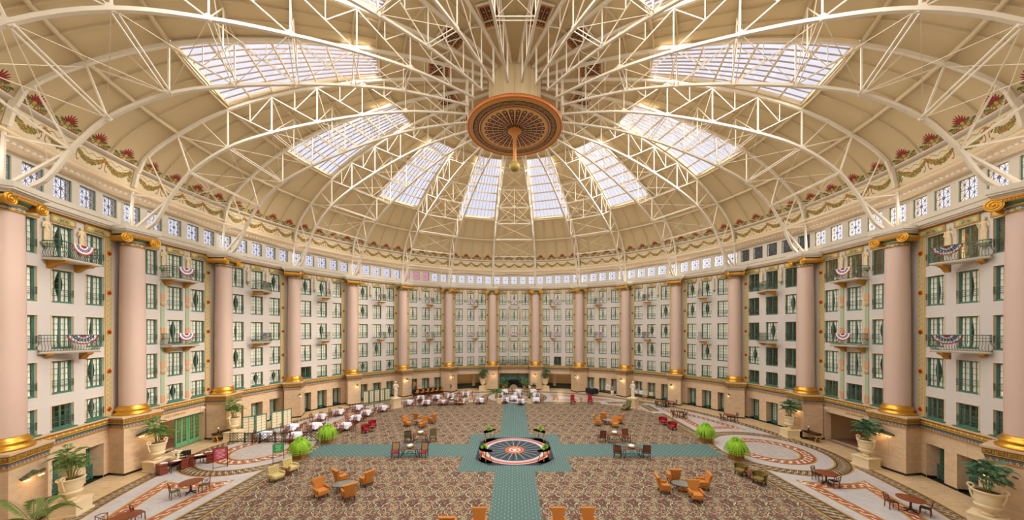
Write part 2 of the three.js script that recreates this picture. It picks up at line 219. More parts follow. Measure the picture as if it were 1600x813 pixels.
// floor: one quarter of the hall, mirrored into the other three
T.floor = tex(2048, 2048, (x, W) => {
  const S = W / 32, R = rng(77), n = noise2(14), n2 = noise2(15);
  const im = x.createImageData(W, W), d = im.data;
  for (let j = 0; j < W; j++) for (let i = 0; i < W; i++) { const v = n(i / 14, j / 9) * 0.5 + n2(i / 60, j / 50) * 0.5, vein = Math.abs(n2(i / 90 + v, j / 70) - 0.5) < 0.018 ? -9 : 0, s = (v - 0.5) * 18 + vein + (R() - 0.5) * 8, o = (j * W + i) * 4; d[o] = 192 + s; d[o + 1] = 189 + s; d[o + 2] = 190 + s; d[o + 3] = 255; }
  x.putImageData(im, 0, 0); x.scale(S, S);
  const line = (pts, w, c, dash) => { x.strokeStyle = c; x.lineWidth = w; x.setLineDash(dash || []); x.lineCap = 'butt'; x.lineJoin = 'miter'; x.beginPath(); pts.forEach(p => x.lineTo(p[0], p[1])); x.stroke(); x.setLineDash([]); };
  const walk = (pts) => { const o = [[...pts[0], 0, 0, 0]]; let L = 0; const out = []; for (let i = 0; i < pts.length - 1; i++) { const [ax, ay] = pts[i], [bx, by] = pts[i + 1], l = Math.hypot(bx - ax, by - ay); out.push([ax, ay, bx, by, (bx - ax) / l, (by - ay) / l, L, l]); L += l; } return { out, L }; };
  const along = (pts, step, f) => { const { out, L } = walk(pts); let k = 0, n = Math.max(1, Math.round(L / step)), st = L / n; for (let i = 0; i < n; i++) { const s = (i + 0.5) * st; while (k < out.length - 1 && s > out[k][6] + out[k][7]) k++; const g = out[k], t = s - g[6]; x.save(); x.transform(g[4], g[5], -g[5], g[4], g[0] + g[4] * t, g[1] + g[5] * t); f(i, st); x.restore(); } };
  const band = (pts, w, kind) => {      // a mosaic band centred on the path
    line(pts, w, '#b98e3e'); line(pts, w * 0.8, kind ? '#6b3a26' : '#35302a'); line(pts, w * 0.7, kind ? '#a4573a' : '#57503f');
    if (kind) along(pts, 0.62, (i, s) => { x.strokeStyle = '#e6d9c8'; x.lineWidth = w * 0.13; x.beginPath(); x.moveTo(-s / 2, w * 0.18); x.lineTo(-s * 0.1, w * 0.18); x.lineTo(s * 0.1, -w * 0.18); x.lineTo(s / 2, -w * 0.18); x.stroke(); x.fillStyle = '#7f8377'; x.fillRect(-s * 0.3, -w * 0.22, s * 0.22, w * 0.14); x.fillRect(s * 0.1, w * 0.1, s * 0.22, w * 0.14); });
    else along(pts, 0.44, (i, s) => { for (const [o, c] of [[-0.3, '#c56a3f'], [-0.05, '#d9cfae'], [0.2, '#6f8f78'], [0.42, '#26221e']]) { x.strokeStyle = c; x.lineWidth = 0.055; x.beginPath(); x.moveTo(-s * 0.5 + o * s, w * 0.31); x.lineTo(o * s - s * 0.1, -w * 0.06); x.lineTo(o * s + s * 0.14, w * 0.06); x.lineTo(s * 0.5 + o * s, -w * 0.31); x.stroke(); } });
  };
  const arc = (cx, cy, r, a0, a1, n = 80) => Array.from({ length: n + 1 }, (_, i) => { const a = (a0 + (a1 - a0) * i / n) * DEG; return [cx + Math.cos(a) * r, cy + Math.sin(a) * r]; });
  // plain beige walk round the edge
  x.fillStyle = '#cfb58d'; x.beginPath(); x.arc(0, 0, 46, 0, Math.PI / 2); x.arc(0, 0, 28.4, Math.PI / 2, 0, true); x.fill();
  for (let i = 0; i < 900; i++) { const a = R() * 90 * DEG, r = 28.5 + R() * 4.5; x.fillStyle = R() < 0.5 ? 'rgba(236,216,180,0.35)' : 'rgba(150,120,84,0.18)'; x.fillRect(Math.cos(a) * r, Math.sin(a) * r, 0.1 + R() * 0.5, 0.05 + R() * 0.12); }
  for (let a = 0; a <= 90; a += 3.75) line([[Math.cos(a * DEG) * 28.4, Math.sin(a * DEG) * 28.4], [Math.cos(a * DEG) * 33, Math.sin(a * DEG) * 33]], 0.025, '#a98f69');
  band(arc(0, 0, 27.9, 0, 90), 1.05, 0);
  // borders along the carpet, broken at the corner
  for (const m of [0, 1]) {
    x.save(); if (m) x.transform(0, 1, 1, 0, 0, 0);
    band([[19.05, 0], [19.05, 13.0]], 1.5, 0); band([[19.05, 14.0], [19.05, 17.6]], 1.5, 0);
    const tri = [...arc(0, 0, 26.2, 12.9, 38.4), [20.55, 16.2], [20.55, 5.85], ...arc(23.25, 0, 6.35, 114.5, 68.8)]; tri.push(tri[0], tri[1]);
    const c = tri.reduce((s, p) => [s[0] + p[0] / tri.length, s[1] + p[1] / tri.length], [0, 0]);
    x.save(); x.beginPath(); tri.forEach(p => x.lineTo(p[0], p[1])); x.clip(); line(tri, 1.75, '#b98e3e'); line(tri, 1.5, '#a4573a'); line(tri, 0.3, '#b98e3e'); x.restore();
    const inn = []; for (let i = 0; i < tri.length - 1; i++) { const a = tri[i], b = tri[i + 1], l = Math.hypot(b[0] - a[0], b[1] - a[1]) || 1; let nx = -(b[1] - a[1]) / l, ny = (b[0] - a[0]) / l; inn.push([(a[0] + b[0]) / 2 + nx * 0.45, (a[1] + b[1]) / 2 + ny * 0.45]); }
    x.save(); x.beginPath(); tri.forEach(p => x.lineTo(p[0], p[1])); x.clip(); along(inn, 0.62, (i, s) => { x.strokeStyle = '#e6d9c8'; x.lineWidth = 0.1; x.beginPath(); x.moveTo(-s / 2, 0.14); x.lineTo(-s * 0.1, 0.14); x.lineTo(s * 0.1, -0.14); x.lineTo(s / 2, -0.14); x.stroke(); x.fillStyle = '#7f8377'; x.fillRect(-s * 0.3, -0.2, s * 0.22, 0.1); }); x.restore();
    // round medallion
    x.save(); x.beginPath(); x.arc(23.25, 0, 5.4, 0, TAU); x.clip(); x.fillStyle = '#c0bcbd'; x.fillRect(17, -6, 13, 12); x.restore();
    band(arc(23.25, 0, 4.82, 0, 180, 120), 1.15, 0); band(arc(23.25, 0, 2.68, 0, 180, 90), 1.12, 1);
    x.fillStyle = '#b5afab'; x.beginPath(); x.arc(23.25, 0, 2.1, 0, TAU); x.fill(); for (let i = 0; i < 260; i++) { const a = R() * TAU, r = Math.sqrt(R()) * 2.0; x.fillStyle = R() < 0.5 ? 'rgba(255,250,240,0.25)' : 'rgba(120,105,90,0.16)'; x.fillRect(23.25 + Math.cos(a) * r, Math.sin(a) * r, 0.1 + R() * 0.3, 0.05); }
    x.restore();
  }
  // statue corner: triangles of banded marble
  band([[17.9, 14.4], [14.4, 17.9]], 0.7, 1); band([[19.8, 19.8], [17.6, 17.6]], 1.2, 0);
  line([[18.3, 13.5], [19.8, 13.5]], 0.9, '#c0bcbd'); line([[13.5, 18.3], [13.5, 19.8]], 0.9, '#c0bcbd');
}, { mirror: true });
T.carpet = tex(1024, 2048, (x, W, H) => {     // 2.0 m x 4.1 m
  const R = rng(40); x.fillStyle = '#5d4a3e'; x.fillRect(0, 0, W, H);
  const each = (cx, cy, f) => { for (const ox of [-W, 0, W]) for (const oy of [-H, 0, H]) { x.save(); x.translate(cx + ox, cy + oy); f(); x.restore(); } };
  const cols = ['#7a2830', '#8f3b3a', '#ded0a8', '#7f8c78', '#332c2c', '#a78058', '#64222a', '#cbbc94', '#4a5357', '#83303a', '#8d6a50'];
  const sprinkle = (n, lo, hi) => { for (let i = 0; i < n; i++) { const cx = R() * W, cy = R() * H, a = R() * TAU, l = lo + R() * (hi - lo), c = cols[Math.floor(R() * cols.length)], c2 = cols[Math.floor(R() * cols.length)], k = R(); each(cx, cy, () => { if (k < 0.7) { leaf(x, 0, 0, l, l * 0.3, a, c); leaf(x, l * 0.1, 0, l * 0.6, l * 0.12, a, c2); } else flower(x, 0, 0, l * 0.55, 6, c, c2); }); } };
  sprinkle(900, 30, 85);
  const med = (cx, cy) => each(cx, cy, () => {
    const ring = (r, n, d, c, w) => { x.strokeStyle = c; x.lineWidth = w; x.beginPath(); for (let i = 0; i <= 160; i++) { const a = i / 160 * TAU, q = r * (1 + d * Math.cos(n * a)); x.lineTo(Math.cos(a) * q, Math.sin(a) * q); } x.stroke(); };
    ring(425, 12, 0.05, '#d9cba4', 26); ring(395, 12, 0.05, '#4c2427', 22); for (let i = 0; i < 12; i++) { x.save(); x.rotate(i / 12 * TAU); leaf(x, 240, 0, 130, 34, 0, i % 2 ? '#7c3236' : '#c9b98e'); leaf(x, 255, 0, 80, 14, 0, i % 2 ? '#c9b98e' : '#5f6b62'); flower(x, 330, 88, 40, 6, '#8b967f', '#7c3236'); x.restore(); }
    ring(225, 8, 0.1, '#cdbf97', 20); ring(196, 8, 0.1, '#414c52', 34); for (let i = 0; i < 10; i++) { x.save(); x.rotate(i / 10 * TAU); leaf(x, 20, 0, 150, 30, 0, '#c8b68a'); leaf(x, 50, 0, 80, 10, 0, '#6d5a40'); x.restore(); } flower(x, 0, 0, 56, 8, '#74363a', '#d6c79f');
  });
  med(512, 512); med(0, 1536);
  const small = (cx, cy) => each(cx, cy, () => { flower(x, 0, 0, 140, 10, '#6f7d6e', '#3d4448'); flower(x, 0, 0, 84, 8, '#b9a981', '#6d2b30'); });
  small(0, 512); small(512, 1536); small(256, 1024); small(768, 1024); small(256, 0); small(768, 0);
  sprinkle(160, 24, 52); grain(x, W, H, 41, 0.3, 30000, 3);
});
T.teal = tex(256, 256, (x, w) => { x.fillStyle = '#566d69'; x.fillRect(0, 0, w, w); const R = rng(50); for (let i = 0; i < 3000; i++) { x.fillStyle = R() < 0.5 ? 'rgba(30,60,60,0.25)' : 'rgba(170,190,180,0.22)'; x.fillRect(R() * w, R() * w, 3, 3); } for (const [a, b] of [[0, 0], [256, 0], [0, 256], [256, 256], [128, 128]]) { flower(x, a, b, 26, 4, '#d8dccb', '#eceadb'); } for (const [a, b] of [[128, 0], [0, 128], [128, 256], [256, 128]]) flower(x, a, b, 14, 4, '#8fa9a0', '#b8c7bd'); });
T.rug = tex(1024, 1024, (x, w) => {
  const c = w / 2, ring = (r, col) => { x.fillStyle = col; x.beginPath(); x.arc(c, c, r * c, 0, TAU); x.fill(); };
  x.fillStyle = '#2b2d3c'; x.fillRect(0, 0, w, w); ring(0.995, '#b9b9c2'); ring(0.955, '#c9562b'); ring(0.87, '#b9b9c2'); ring(0.78, '#a8a9b2'); ring(0.765, '#39444a');
  for (let i = 0; i < 40; i++) { const a = (i + 0.5) / 40 * TAU; x.strokeStyle = i % 2 ? '#9aa3a5' : '#14181c'; x.lineWidth = 9; x.beginPath(); x.moveTo(c + Math.cos(a) * c * 0.28, c + Math.sin(a) * c * 0.28); x.lineTo(c + Math.cos(a) * c * 0.72, c + Math.sin(a) * c * 0.72); x.stroke(); }
  ring(0.27, '#d2642f'); ring(0.2, '#4a3a38'); ring(0.175, '#c9c2bd'); ring(0.12, '#c9562b'); ring(0.07, '#d8d0c5'); grain(x, w, w, 52, 0.2, 9000, 3);
}, { clamp: true });
T.marble = tex(512, 512, (x, w) => { const n = noise2(61), n2 = noise2(62), R = rng(63), im = x.createImageData(w, w), d = im.data; for (let j = 0; j < w; j++) for (let i = 0; i < w; i++) { const v = n(i / 16, j / 8) * 0.4 + n2(i / 64, j / 32) * 0.6, s = (v - 0.5) * 26 + (R() - 0.5) * 8, o = (j * w + i) * 4; d[o] = 226 + s; d[o + 1] = 220 + s; d[o + 2] = 212 + s; d[o + 3] = 255; } x.putImageData(im, 0, 0); x.strokeStyle = 'rgba(120,95,65,0.55)'; x.lineWidth = 2; x.strokeRect(0, 0, w, w); x.beginPath(); x.moveTo(0, 256); x.lineTo(w, 256); x.moveTo(256, 0); x.lineTo(256, 256); x.stroke(); }, { rx: 0.42, ry: 0.42 });
T.plaster = tex(256, 256, (x, w) => { x.fillStyle = '#f4f4f4'; x.fillRect(0, 0, w, w); grain(x, w, w, 71, 0.012, 2600, 4); }, { rx: 0.5, ry: 0.5 });
T.wood = tex(256, 256, (x, w) => { x.fillStyle = '#cfcfcf'; x.fillRect(0, 0, w, w); const R = rng(81); for (let i = 0; i < 260; i++) { x.fillStyle = `rgba(60,25,10,${R() * 0.3})`; x.fillRect(0, R() * w, w, 1 + R() * 3); } });
T.cane = tex(128, 128, (x, w) => { x.fillStyle = '#c9a877'; x.fillRect(0, 0, w, w); x.strokeStyle = '#8c6a40'; x.lineWidth = 3; for (let i = -128; i < 256; i += 16) { x.beginPath(); x.moveTo(i, 0); x.lineTo(i + 128, 128); x.moveTo(i + 128, 0); x.lineTo(i, 128); x.stroke(); } }, { rx: 4, ry: 4 });
T.fabric = tex(128, 128, (x, w) => { x.fillStyle = '#e6e6e6'; x.fillRect(0, 0, w, w); grain(x, w, w, 91, 0.16, 2600, 2); }, { rx: 3, ry: 3 });

// ---------------------------------------------------------------- materials
const mat = {
  wall: M('#d6d0ca', 0.85, 0, { map: T.plaster }), lining: M(LINING, 0.9), fleuron: M('#ffffff', 0.9, 0, { map: T.fleuron }), garland: M('#ffffff', 0.9, 0, { map: T.garland }),
  cream: M('#dcd3c2', 0.8, 0, { map: T.plaster }), mould: M('#e0c8a4', 0.7), steel: M('#ded4c0', 0.55), rod: M('#ddd0b8', 0.6), batten: M('#c9b692', 0.8),
  shaft: M('#cfb5a6', 0.45), gold: M('#d8a23c', 0.28, 0.8), goldPaint: M('#c28a2c', 0.5, 0.25), darkGold: M('#8d5a1e', 0.5, 0.3), greenPaint: M('#3d6148', 0.5), paleGreen: M('#a3b594', 0.6), terracotta: M('#c9996c', 0.7),
  marble: M('#efd6b6', 0.5, 0, { map: T.marble }), marbleDark: M('#1d1b1c', 0.25), fret: M('#ffffff', 0.5, 0, { map: T.fret }), rosette: M('#ffffff', 0.5, 0, { map: T.rosette }), wave: M('#ffffff', 0.6, 0, { map: T.wave }), scroll: M('#ffffff', 0.55, 0.1, { map: T.scroll }), panel: M('#ffffff', 0.55, 0.1, { map: T.panel }), neck: M('#ffffff', 0.5, 0.15, { map: T.neck }),
  green: M('#4a7864', 0.5), greenLight: M('#5fa574', 0.5), glass: MP('#ffffff', 0.04, { transmission: 1, thickness: 0, ior: 1.5 }), curtain: M('#fbf7ea', 0.95, 0, { side: THREE.DoubleSide }), roomDark: M('#5d4634', 0.9), iron: M('#4a6352', 0.5, 0.2), ironDark: M('#23221f', 0.5, 0.4),
  bunting: M('#ffffff', 0.9, 0, { map: T.bunting, side: THREE.DoubleSide }), stone: M('#e3cfa6', 0.75), stucco: M('#e2cfa4', 0.7), leafGreen: M('#6a9448', 0.7, 0, { side: THREE.DoubleSide }), leafBright: M('#95c62a', 0.75, 0, { side: THREE.DoubleSide }), leafDark: M('#447a58', 0.6, 0, { side: THREE.DoubleSide }), leafPale: M('#7f9b54', 0.7, 0, { side: THREE.DoubleSide }), soil: M('#5a3c22', 0.95), stem: M('#7d7a3c', 0.8),
  skyGlass: MP('#fbfbff', 0.05, { transmission: 1, thickness: 0, ior: 1.45 }), skyBar: M('#a58d80', 0.6), red: M('#b51f2c', 0.85, 0, { map: T.fabric }), orange: M('#e2933f', 0.85, 0, { map: T.fabric }), yellow: M('#e3d08c', 0.85, 0, { map: T.fabric }), olive: M('#8f7a3a', 0.85, 0, { map: T.fabric }), oliveDark: M('#7a7440', 0.85, 0, { map: T.fabric }), brownLeather: M('#7b3f26', 0.6), wood: M('#c46a38', 0.4, 0, { map: T.wood }), woodDark: M('#5d3626', 0.4, 0, { map: T.wood }), woodRed: M('#b04a2c', 0.4, 0, { map: T.wood }), cloth: M('#eceaf4', 0.9, 0, { side: THREE.DoubleSide }), cane: M('#ffffff', 0.8, 0, { map: T.cane }), black: M('#17171a', 0.35), blackCloth: M('#1b1c22', 0.85), white: M('#f2f0ee', 0.8), wicker: M('#d6b987', 0.85, 0, { map: T.cane }),
  skin: M('#d9a585', 0.7), jeans: M('#34507f', 0.85), shirt: M('#2a2a33', 0.85), greyTop: M('#8d8d90', 0.85), hair: M('#4a2f1c', 0.8), plantWhite: M('#f4f1ea', 0.8), candle: M('#f5e6c0', 0.6), blue: M('#3c8fc4', 0.7),
};
const bulbGlow = M('#fff0d0', 0.5, 0, { emissive: new THREE.Color(1.0, 0.62, 0.25), emissiveIntensity: 3 });

// ---------------------------------------------------------------- floor and carpets
{
  const g = new THREE.CylinderGeometry(40, 40, 0.3, 96), p = g.attributes.position, u = g.attributes.uv;
  for (let i = 0; i < p.count; i++) u.setXY(i, p.getX(i) / 32, 1 - p.getZ(i) / 32);
  const f = mesh('floor', g, M('#ffffff', 0.22, 0, { map: T.floor })); f.material.roughness = 0.36; f.position.y = -0.15; structure(f, 'pale marble hall floor inlaid with mosaic bands and round medallions', 'floor');
  const flat = (pts, h, s) => { const g = new THREE.ExtrudeGeometry(new THREE.Shape(pts.map(q => V2(...q))), { depth: h, bevelEnabled: false }); g.rotateX(-Math.PI / 2); const uv = g.attributes.uv, q = g.attributes.position; for (let i = 0; i < uv.count; i++) uv.setXY(i, q.getX(i) * s[0] + s[2], -q.getZ(i) * s[1] + s[3]); return g; };
  const C = 18.3, K = 13.4, oct = [[C, -K], [C, K], [K, C], [-K, C], [-C, K], [-C, -K], [-K, -C], [K, -C]];
  const c = mesh('carpet', flat(oct, 0.012, [1 / 2.0, 1 / 4.1, 0.25, 0.1]), M('#efe8e2', 0.98, 0, { map: T.carpet })); c.userData = { label: 'burgundy, cream and sage patterned carpet covering the middle of the hall', category: 'carpet' };
  const a = 1.55, b = 4.5, cross = [[a, -C], [a, -b], [b, -b], [b, -a], [C, -a], [C, a], [b, a], [b, b], [a, b], [a, C], [-a, C], [-a, b], [-b, b], [-b, a], [-C, a], [-C, -a], [-b, -a], [-b, -b], [-a, -b], [-a, -C]];
  const t = mesh('runner_carpet', flat(cross, 0.006, [2.4, 2.4, 0, 0]), M('#f4ffff', 0.98, 0, { map: T.teal })); t.position.y = 0.012; t.userData = { label: 'teal dotted carpet runner laid as a cross over the patterned carpet', category: 'carpet' };
  const k = 3.35, j = 2.1, r = mesh('medallion_rug', flat([[k, -j], [k, j], [j, k], [-j, k], [-k, j], [-k, -j], [-j, -k], [j, -k]], 0.006, [0.5 / 3.25, 0.5 / 3.25, 0.5, 0.5]), M('#ffffff', 0.95, 0, { map: T.rug })); r.position.y = 0.018; r.userData = { label: 'round sunburst rug in navy, grey and orange at the crossing of the teal runners', category: 'rug' };
}

// ---------------------------------------------------------------- bays of the drum wall
const D = 31.1, HALF = 4.12;
const bayPos = (phi, x, y, z) => P(D, phi, y).add(V(x * Math.cos(phi * DEG) - z * Math.sin(phi * DEG), 0, x * Math.sin(phi * DEG) + z * Math.cos(phi * DEG)));
const ROWS = [[15.73, 17.9], [12.78, 14.95], [9.75, 11.92], [6.8, 8.97], [4.5, 6.07]], WX = [-2.13, 0, 2.13], WW = 1.33;
const BAYS = []; for (let k = -8; k <= 8; k++) BAYS.push(k * 15);
const upperHoles = []; for (const [a, b] of ROWS) for (const x of WX) upperHoles.push([x - WW / 2, a, x + WW / 2, b]);
const clearX = [-3.28, -1.64, 0, 1.64, 3.28], clearHoles = clearX.map(x => [x - 0.57, 19.68, x + 0.57, 21.12]);
const GEO = {
  upper: plate(rect(-HALF, 4.3, HALF, 19.3), upperHoles, 0.45), clear: plate(rect(-HALF, 19.3, HALF, 22.4), clearHoles, 0.4),
  ground: plate(rect(-HALF, 0, HALF, 3.75), WX.map(x => [x - 0.65, 0, x + 0.65, 2.55]), 0.95), wide: plate(rect(-HALF, 0, HALF, 3.75), [[-2.75, 0, 2.75, 2.85]], 0.6), solid: plate(rect(-HALF, 0, HALF, 3.75), [], 0.5),
};
const bayKind = (phi) => phi === 0 ? 'fire' : Math.abs(phi) === 15 ? 'lobby' : Math.abs(phi) === 90 ? 'shop' : 'doors';
let wallNo = 0, windowNo = 0, doorNo = 0, trimNo = 0;
function placed(o, phi, x = 0, y = 0, z = 0) { o.position.copy(bayPos(phi, x, y, z)); o.rotation.y = -phi * DEG; return o; }

const beltMade = (len, fretMat) => {        // belt course over the ground floor: parts from the top down
  const g = new THREE.Group();
  new B().box(len, 0.1, 0.46, 0, 4.36, 0.02).mesh('ledge', mat.marble, g);
  const band = (h, d, y, m, name, su, sv) => { const q = uvBox(len, h, d), u = q.attributes.uv; for (let i = 0; i < u.count; i++) u.setXY(i, u.getX(i) / su, u.getY(i) / sv); q.translate(0, y, 0); mesh(name, q, m, g); };
  band(0.38, 0.36, 4.12, fretMat, 'gold_band', 0.8, 0.38); band(0.1, 0.32, 3.88, mat.greenPaint, 'green_band', 1, 1); band(0.22, 0.26, 3.73, mat.wave, 'wave_band', 0.42, 0.22); band(0.06, 0.3, 3.6, mat.goldPaint, 'gold_fillet', 1, 1);
  return g;
};
const entab = profileX([[-0.1, 18.62], [0.1, 18.62], [0.12, 18.72], [0.2, 18.74], [0.22, 18.84], [0.3, 18.86], [0.3, 19.18], [0.36, 19.2], [0.36, 19.3], [-0.1, 19.3]], 2 * HALF);
const ornament = profileX([[-0.1, 18.5], [0.1, 18.5], [0.16, 18.56], [0.16, 18.62], [-0.1, 18.62]], 2 * HALF);
// window: frame, two sashes of eight panes, glass, curtains, guard rods
function curtainGeo(w, h, side, kind) {
  const nx = 14, ny = 10, g = new THREE.PlaneGeometry(1, 1, nx, ny), p = g.attributes.position;
  for (let i = 0; i < p.count; i++) { const s = p.getX(i) + 0.5, t = p.getY(i) + 0.5; const gap = kind === 0 ? 0.03 + 0.13 * Math.max(0, 1 - Math.abs(t - 0.52) * 2.2) : kind === 1 ? 0.055 : 0.03 + 0.22 * Math.max(0, Math.sin(Math.PI * Math.min(1, (1 - t) * 1.15))) ** 1.2; const x = gap + (w / 2 - 0.07 - gap) * s; p.setXYZ(i, side * x, 0.05 + t * (h - 0.1), 0.028 * Math.sin(s * 22 + t) + 0.012 * Math.sin(s * 47)); }
  g.computeVertexNormals(); return g;
}
const winGeo = {};
function windowParts(h, kind, guard, single) {
  const key = h.toFixed(2); const o = new THREE.Group(), w = WW, zf = -0.17;
  const W = winGeo[key] ??= (() => {
    const f = new B(); f.box(w, 0.05, 0.1, 0, h - 0.025, zf).box(w, 0.08, 0.14, 0, 0.04, zf + 0.02); for (const s of [-1, 1]) f.box(0.05, h, 0.1, s * (w / 2 - 0.025), h / 2, zf);
    const sash = (s) => { const b = new B(), a = w / 2 - 0.05, cx = s * a / 2; b.box(0.05, h - 0.12, 0.06, s * 0.026, h / 2, zf).box(0.03, h - 0.12, 0.06, s * (a - 0.015), h / 2, zf).box(a, 0.05, 0.06, cx, 0.105, zf).box(a, 0.035, 0.06, cx, h - 0.068, zf); b.box(0.022, h - 0.2, 0.035, cx + s * 0.015, h / 2, zf); const n = h > 1.8 ? 5 : 4; for (let k = 1; k < n; k++) b.box(a, 0.022, 0.035, cx, 0.13 + (h - 0.24) * k / n, zf); return b.geo(); };
    const pane = (s) => new THREE.PlaneGeometry(w / 2 - 0.1, h - 0.2).translate(s * (w / 4 - 0.02), h / 2, zf - 0.002);
    const gr = new B(); for (let k = 0; k < 4; k++) gr.cyl(0.014, 0.014, w, 0, h * 0.22 + k * 0.13, 0.03, 6, 0, 0, Math.PI / 2); for (const s of [-1, 1]) gr.box(0.03, 0.46, 0.03, s * (w / 2 - 0.02), h * 0.22 + 0.2, 0.0);
    const cas = new B(); for (const s of [-1, 1]) cas.box(0.05, h + 0.05, 0.03, s * (w / 2 + 0.026), h / 2, 0.012); cas.box(w + 0.1, 0.05, 0.03, 0, h + 0.026, 0.012);
    return { frame: f.geo(), sash: [sash(-1), sash(1)], pane: [pane(-1), pane(1)], guard: gr.geo(), casing: cas.geo(), curtain: [0, 1, 2].map(k => [curtainGeo(w, h, -1, k), curtainGeo(w, h, 1, k)]) };
  })();
  mesh('casing', W.casing, mat.mould, o); mesh('frame', W.frame, mat.green, o);
  for (const s of [0, 1]) { const q = mesh('sash', W.sash[s], mat.green, o); if (!single) { mesh('pane', W.pane[s], mat.glass, q); continue; } const n = h > 1.8 ? 5 : 4, a = w / 2 - 0.05, pw = a / 2 - 0.045, ph = (h - 0.24) / n - 0.022; W.small ??= new THREE.BoxGeometry(pw, ph, 0.006); for (let i = 0; i < n; i++) for (const c of [0, 1]) { const p = mesh('pane', W.small, mat.glass, q); p.position.set((s ? 1 : -1) * (0.055 + pw / 2 + c * (pw + 0.022)), 0.13 + (h - 0.24) * (i + 0.5) / n, zf - 0.002); } }
  if (kind < 3) for (const s of [0, 1]) { const c = mesh('curtain', W.curtain[kind][s], mat.curtain, o); c.position.z = -0.235; }
  if (guard) mesh('guard_rail', W.guard, mat.iron, o);
  if (h < 1.8) mesh('sill', W.sill ??= new B().box(w + 0.16, 0.07, 0.34, 0, -0.03, 0.02).geo(), mat.green, o);
  return o;
}
// clerestory window: green tracery of four squares with diagonals and a round boss
const clearGeo = (() => {
  const f = new B(), t = new B(), w = 1.14, h = 1.44; f.box(w, 0.04, 0.05, 0, 0.02, 0).box(w, 0.04, 0.05, 0, h - 0.02, 0); for (const s of [-1, 1]) f.box(0.04, h, 0.05, s * (w / 2 - 0.02), h / 2, 0);
  t.box(0.035, h, 0.03, 0, h / 2, 0).box(w, 0.035, 0.03, 0, h / 2, 0); const L = Math.hypot(w, h) / 2, a = Math.atan2(h, w);
  for (const sx of [-1, 1]) for (const sy of [-1, 1]) { const cx = sx * w / 4, cy = h / 2 + sy * h / 4; for (const d of [-1, 1]) t.box(L, 0.018, 0.02, cx, cy, 0, 0, 0, d * a); t.box(0.016, h / 2, 0.02, cx, cy, 0).box(w / 2, 0.016, 0.02, cx, cy, 0); t.cyl(0.055, 0.055, 0.03, cx, cy, 0, 10, Math.PI / 2); }
  t.cyl(0.1, 0.1, 0.04, 0, h / 2, 0, 12, Math.PI / 2); return { frame: f.geo(), tracery: t.geo(), pane: new THREE.PlaneGeometry(w - 0.06, h - 0.06).translate(0, h / 2, -0.03) };
})();
const rosyGlass = MP('#f0a8ae', 0.12, { transmission: 1, thickness: 0, ior: 1.45 }), tracery = M('#6a6a80', 0.6), clearGlass = MP('#fbf8ff', 0.12, { transmission: 1, thickness: 0, ior: 1.45 }), backing = M('#4f5a4a', 0.9);
// figure bodies by a smooth union of tapered capsules
function sdfFigure(bones, centre, half, res, k) {
  const mc = new MarchingCubes(res, mat.stone, false, false, 60000), F = mc.field, hs = res / 2; mc.isolation = 0;
  for (let c = 0; c < res; c++) for (let b = 0; b < res; b++) for (let a = 0; a < res; a++) {
    const x = (a - hs) / hs * half + centre[0], y = (b - hs) / hs * half + centre[1], z = (c - hs) / hs * half + centre[2]; let s = 0;
    for (const [ax, ay, az, ra, bx, by, bz, rb] of bones) { const dx = bx - ax, dy = by - ay, dz = bz - az, l = dx * dx + dy * dy + dz * dz || 1e-9; const t = Math.max(0, Math.min(1, ((x - ax) * dx + (y - ay) * dy + (z - az) * dz) / l)); const q = Math.hypot(x - ax - dx * t, y - ay - dy * t, z - az - dz * t) - (ra + (rb - ra) * t); s += Math.exp(-q / k); }
    F[a + res * b + res * res * c] = k * Math.log(s + 1e-30);
  }
  mc.update(); const n = mc.count, g = new THREE.BufferGeometry(); g.setAttribute('position', new THREE.BufferAttribute(mc.positionArray.slice(0, n * 3), 3)); const m = mergeVertices(g, 1e-4); m.scale(half, half, half); m.translate(...centre); m.computeVertexNormals(); return m;
}
const statueBones = (arm) => [[0, 1.72, 0.02, 0.1, 0, 1.8, 0.02, 0.095], [0, 1.5, 0, 0.055, 0, 1.62, 0.01, 0.05], [-0.17, 1.45, 0, 0.07, 0.17, 1.45, 0, 0.07], [0, 1.4, 0, 0.14, 0, 1.12, 0, 0.12], [0.02, 0.95, 0, 0.17, 0.02, 1.1, 0, 0.13],
  [0.09, 0.9, 0.02, 0.12, 0.1, 0.5, 0.07, 0.09], [0.1, 0.5, 0.07, 0.09, 0.12, 0.08, 0.0, 0.08], [-0.07, 0.9, 0, 0.13, -0.08, 0.1, 0, 0.11], [0.0, 0.6, -0.04, 0.12, 0.0, 0.06, -0.06, 0.14],
  [0.2, 1.43, 0, 0.065, 0.29, 1.15, 0.05, 0.05], [0.29, 1.15, 0.05, 0.05, arm ? 0.12 : 0.36, arm ? 1.2 : 1.35, 0.2, 0.04], [-0.2, 1.43, 0, 0.065, -0.28, 1.16, 0.02, 0.05], [-0.28, 1.16, 0.02, 0.05, arm ? -0.36 : -0.1, arm ? 1.42 : 1.1, 0.18, 0.04], [-0.13, 1.0, 0.12, 0.05, 0.15, 0.72, 0.14, 0.05], [-0.1, 1.78, -0.05, 0.05, 0.1, 1.78, -0.05, 0.05]];
const statueGeo = [sdfFigure(statueBones(true), [0, 0.95, 0], 1.05, 56, 0.025), sdfFigure(statueBones(false), [0, 0.95, 0], 1.05, 56, 0.025)];
